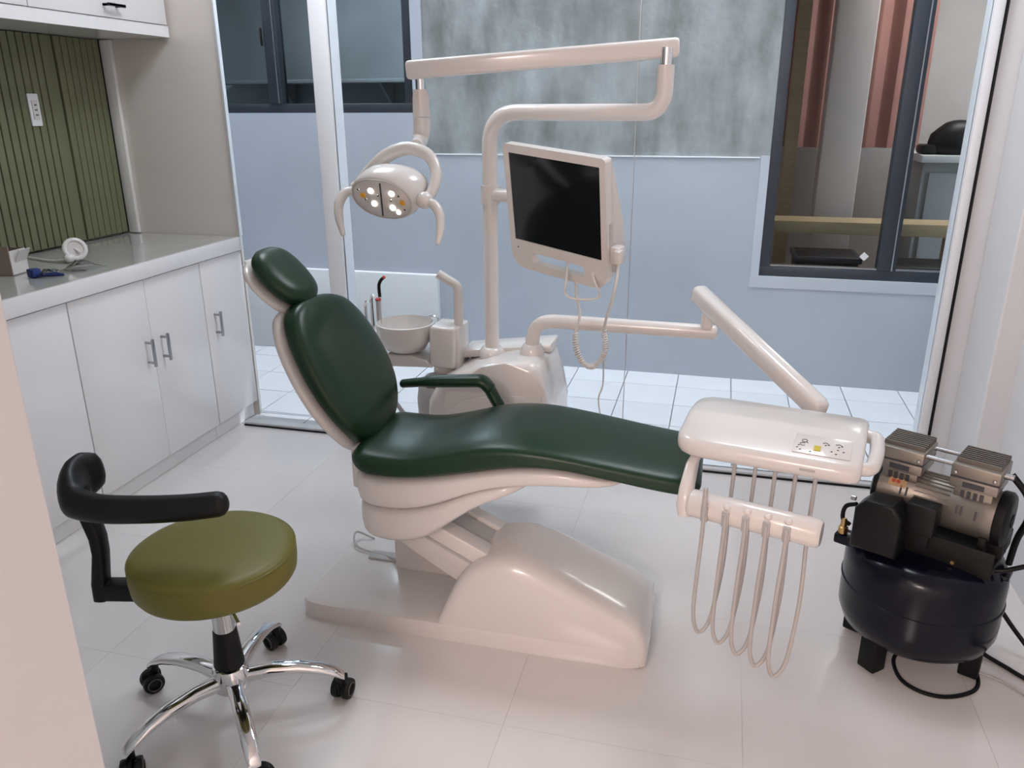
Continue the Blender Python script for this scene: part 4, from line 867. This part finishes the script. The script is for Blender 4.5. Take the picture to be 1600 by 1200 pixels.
MB().lathe([(0.018, 0.0), (0.018, 0.004), (0.0, 0.005)], kp(0.171, 0, ZM), cu_, 20).build('cover_boss', 'blackm', co)
MB().lathe([(0.070, 0.0), (0.070, -0.012), (0.05, -0.020), (0.0, -0.020)], kp(-0.146, 0, ZM), cu_, 36).build('end_bell', 'black', co)
for u, a in ((-0.085, 215), (-0.070, 215), (0.055, 205), (0.066, 205), (0.10, 200)):
    d = -cv_ * abs(math.cos(R(a))) + Vector((0, 0, math.sin(R(a)) * -0.6)); d.normalize()
    MB().box(kp(u, 0, ZM) + d * (r_m + 0.0002), (0.005, 0.024, 0.002), Matrix((cu_, d.cross(cu_), d)).transposed()).build('vent_slot', 'ink', co, smooth=False)
d = (-cv_ * 0.75 + Vector((0, 0, 0.62))).normalized()
MB().box(kp(-0.098, 0, ZM) + d * (r_m - 0.0005), (0.045, 0.026, 0.003), Matrix((cu_, d.cross(cu_), d)).transposed()).build('warning_label', 'sticker', co, smooth=False)
for k in (0, 1): MB().lathe([(0.005, 0), (0.005, 0.0015)], kp(-0.108 + k * 0.012, 0, ZM) + d * (r_m + 0.001), d, 10).build('label_dot', 'red', co)
# cylinder heads
def head_unit(u0):
    MB().box(kp(u0, -0.002, 0.580), (0.090, 0.090, 0.034), RC, bev=0.003).build('cylinder_block', 'cast', co)
    for i in range(4):
        MB().box(kp(u0 - 0.024 + 0.015 * i, -0.0485, 0.579), (0.009, 0.003, 0.018), RC).build('cooling_slot', 'ink', co, smooth=False)
    MB().box(kp(u0, -0.003, 0.611), (0.112, 0.118, 0.028), RC, bev=0.003).build('valve_plate', 'cast', co)
    MB().box(kp(u0, -0.0625, 0.611), (0.050, 0.003, 0.014), RC).build('cooling_slot', 'ink', co, smooth=False)
    MB().box(kp(u0, -0.003, 0.6265), (0.112, 0.120, 0.004), RC).build('gasket', 'ink', co, smooth=False)
    hd_ = MB().box(kp(u0, -0.003, 0.645), (0.114, 0.120, 0.034), RC, bev=0.004).build('cylinder_head', 'cast', co)
    for i in range(8):
        MB().box(kp(u0, -0.042 + 0.0135 * i, 0.6665), (0.104, 0.0045, 0.016), RC, bev=0.001, seg=1).build('head_fin', 'castd', hd_, smooth=False)
    for a in (-0.045, 0.045):
        for b in (-0.064,):
            MB().lathe([(0.0045, 0), (0.0045, 0.005), (0.003, 0.006)], kp(u0 + a, b, 0.640), -cv_, 10).build('head_bolt', 'steel', hd_)
head_unit(-0.098); head_unit(0.082)
for v, z in ((-0.03, 0.648), (-0.045, 0.652), (0.035, 0.650)):
    MB().tube([kp(-0.045, v, z), kp(0.03, v, z)], 0.0055, 10).build('air_pipe', 'steel', co)
MB().tube([kp(0.135, -0.02, 0.645), kp(0.160, -0.02, 0.645)], 0.008, 10).build('pipe_fitting', 'steel', co)
# pressure switch box, control box, fittings
rgp = [(-0.075, 0.37), (0.045, 0.37), (0.045, 0.505), (0.02, 0.535), (-0.05, 0.530), (-0.075, 0.50)]
MB().prism(rgp, lambda p, t: kp(-0.088 + p[0], t, p[1] + 0.008), -0.175, -0.090, 0.010).build('pressure_switch', 'black', co)
MB().box(kp(-0.012, -0.100, 0.505), (0.075, 0.055, 0.085), RC, bev=0.006).build('control_box', 'black', co)
MB().box(kp(-0.004, -0.09, 0.44), (0.03, 0.02, 0.06), RC).build('conduit', 'black', co, smooth=False)
MB().tube(spline([kp(-0.17, -0.13, 0.50), kp(-0.20, -0.125, 0.48), kp(-0.205, -0.12, 0.44), kp(-0.185, -0.115, 0.41)]), 0.006, 8).build('pilot_hose', 'rubber', co)
MB().lathe([(0.013, 0.0), (0.013, 0.018), (0.009, 0.020), (0.009, 0.036), (0.006, 0.045)], kp(-0.198, -0.125, 0.385), seg=8).build('brass_valve', 'brass', co)
MB().box(kp(-0.192, -0.115, 0.368), (0.05, 0.05, 0.03), RC, bev=0.006).build('valve_boss', 'tank', co)
MB().lathe([(0.007, 0), (0.007, 0.012)], kp(-0.175, -0.13, 0.515), -cu_, 10).build('adjust_knob', 'steel', co)
MB().tube(spline([kp(0.15, 0.0, 0.645), kp(0.195, -0.01, 0.60), kp(0.205, 0.0, 0.54), kp(0.188, 0.03, 0.46), kp(0.18, 0.05, 0.36)]), 0.0085, 10).build('air_hose', 'rubber', co)
MB().tube([kp(0.10, -0.06, 0.36), kp(0.185, -0.03, 0.378), kp(0.232, -0.005, 0.402)], 0.0065, 10, rnd=True).build('carry_handle', 'black', co)
MB().box(kp(0.175, 0.0, 0.352), (0.045, 0.05, 0.012), RC, bev=0.003).build('handle_bracket', 'tank', co)
# leads on the floor
def lead(name, label, pts, r_, m):
    q_ = spline(pts, 10); return tag(MB().tube(q_, r_, 8).build(name, m), label, 'cable')
lead('power_cable', 'black power cable looping on the floor under the compressor', [(0.62, 2.18, 0.007), (0.585, 2.11, 0.007), (0.590, 2.03, 0.007), (0.635, 1.988, 0.007), (0.70, 1.985, 0.007), (0.775, 2.03, 0.007), (0.80, 2.10, 0.007), (0.79, 2.18, 0.007)], 0.0055, 'rubber')
lead('power_cable', 'upper thick black cable running right from the tank to the wall', [(0.815, 2.27, 0.16), (0.86, 2.28, 0.15), (0.92, 2.24, 0.08), (0.98, 2.16, 0.02), (1.01, 2.02, 0.009), (1.015, 1.85, 0.008)], 0.0065, 'rubber')
lead('power_cable', 'lower black cable on the floor right of the tank', [(0.80, 2.22, 0.045), (0.84, 2.20, 0.012), (0.90, 2.14, 0.008), (0.96, 2.06, 0.008), (0.99, 1.92, 0.008)], 0.0065, 'rubber')
lead('thin_wire', 'thin grey wire on the floor right of the compressor', [(0.80, 2.12, 0.004), (0.86, 2.09, 0.004), (0.92, 2.02, 0.004), (0.95, 1.90, 0.004)], 0.0028, 'greyp')
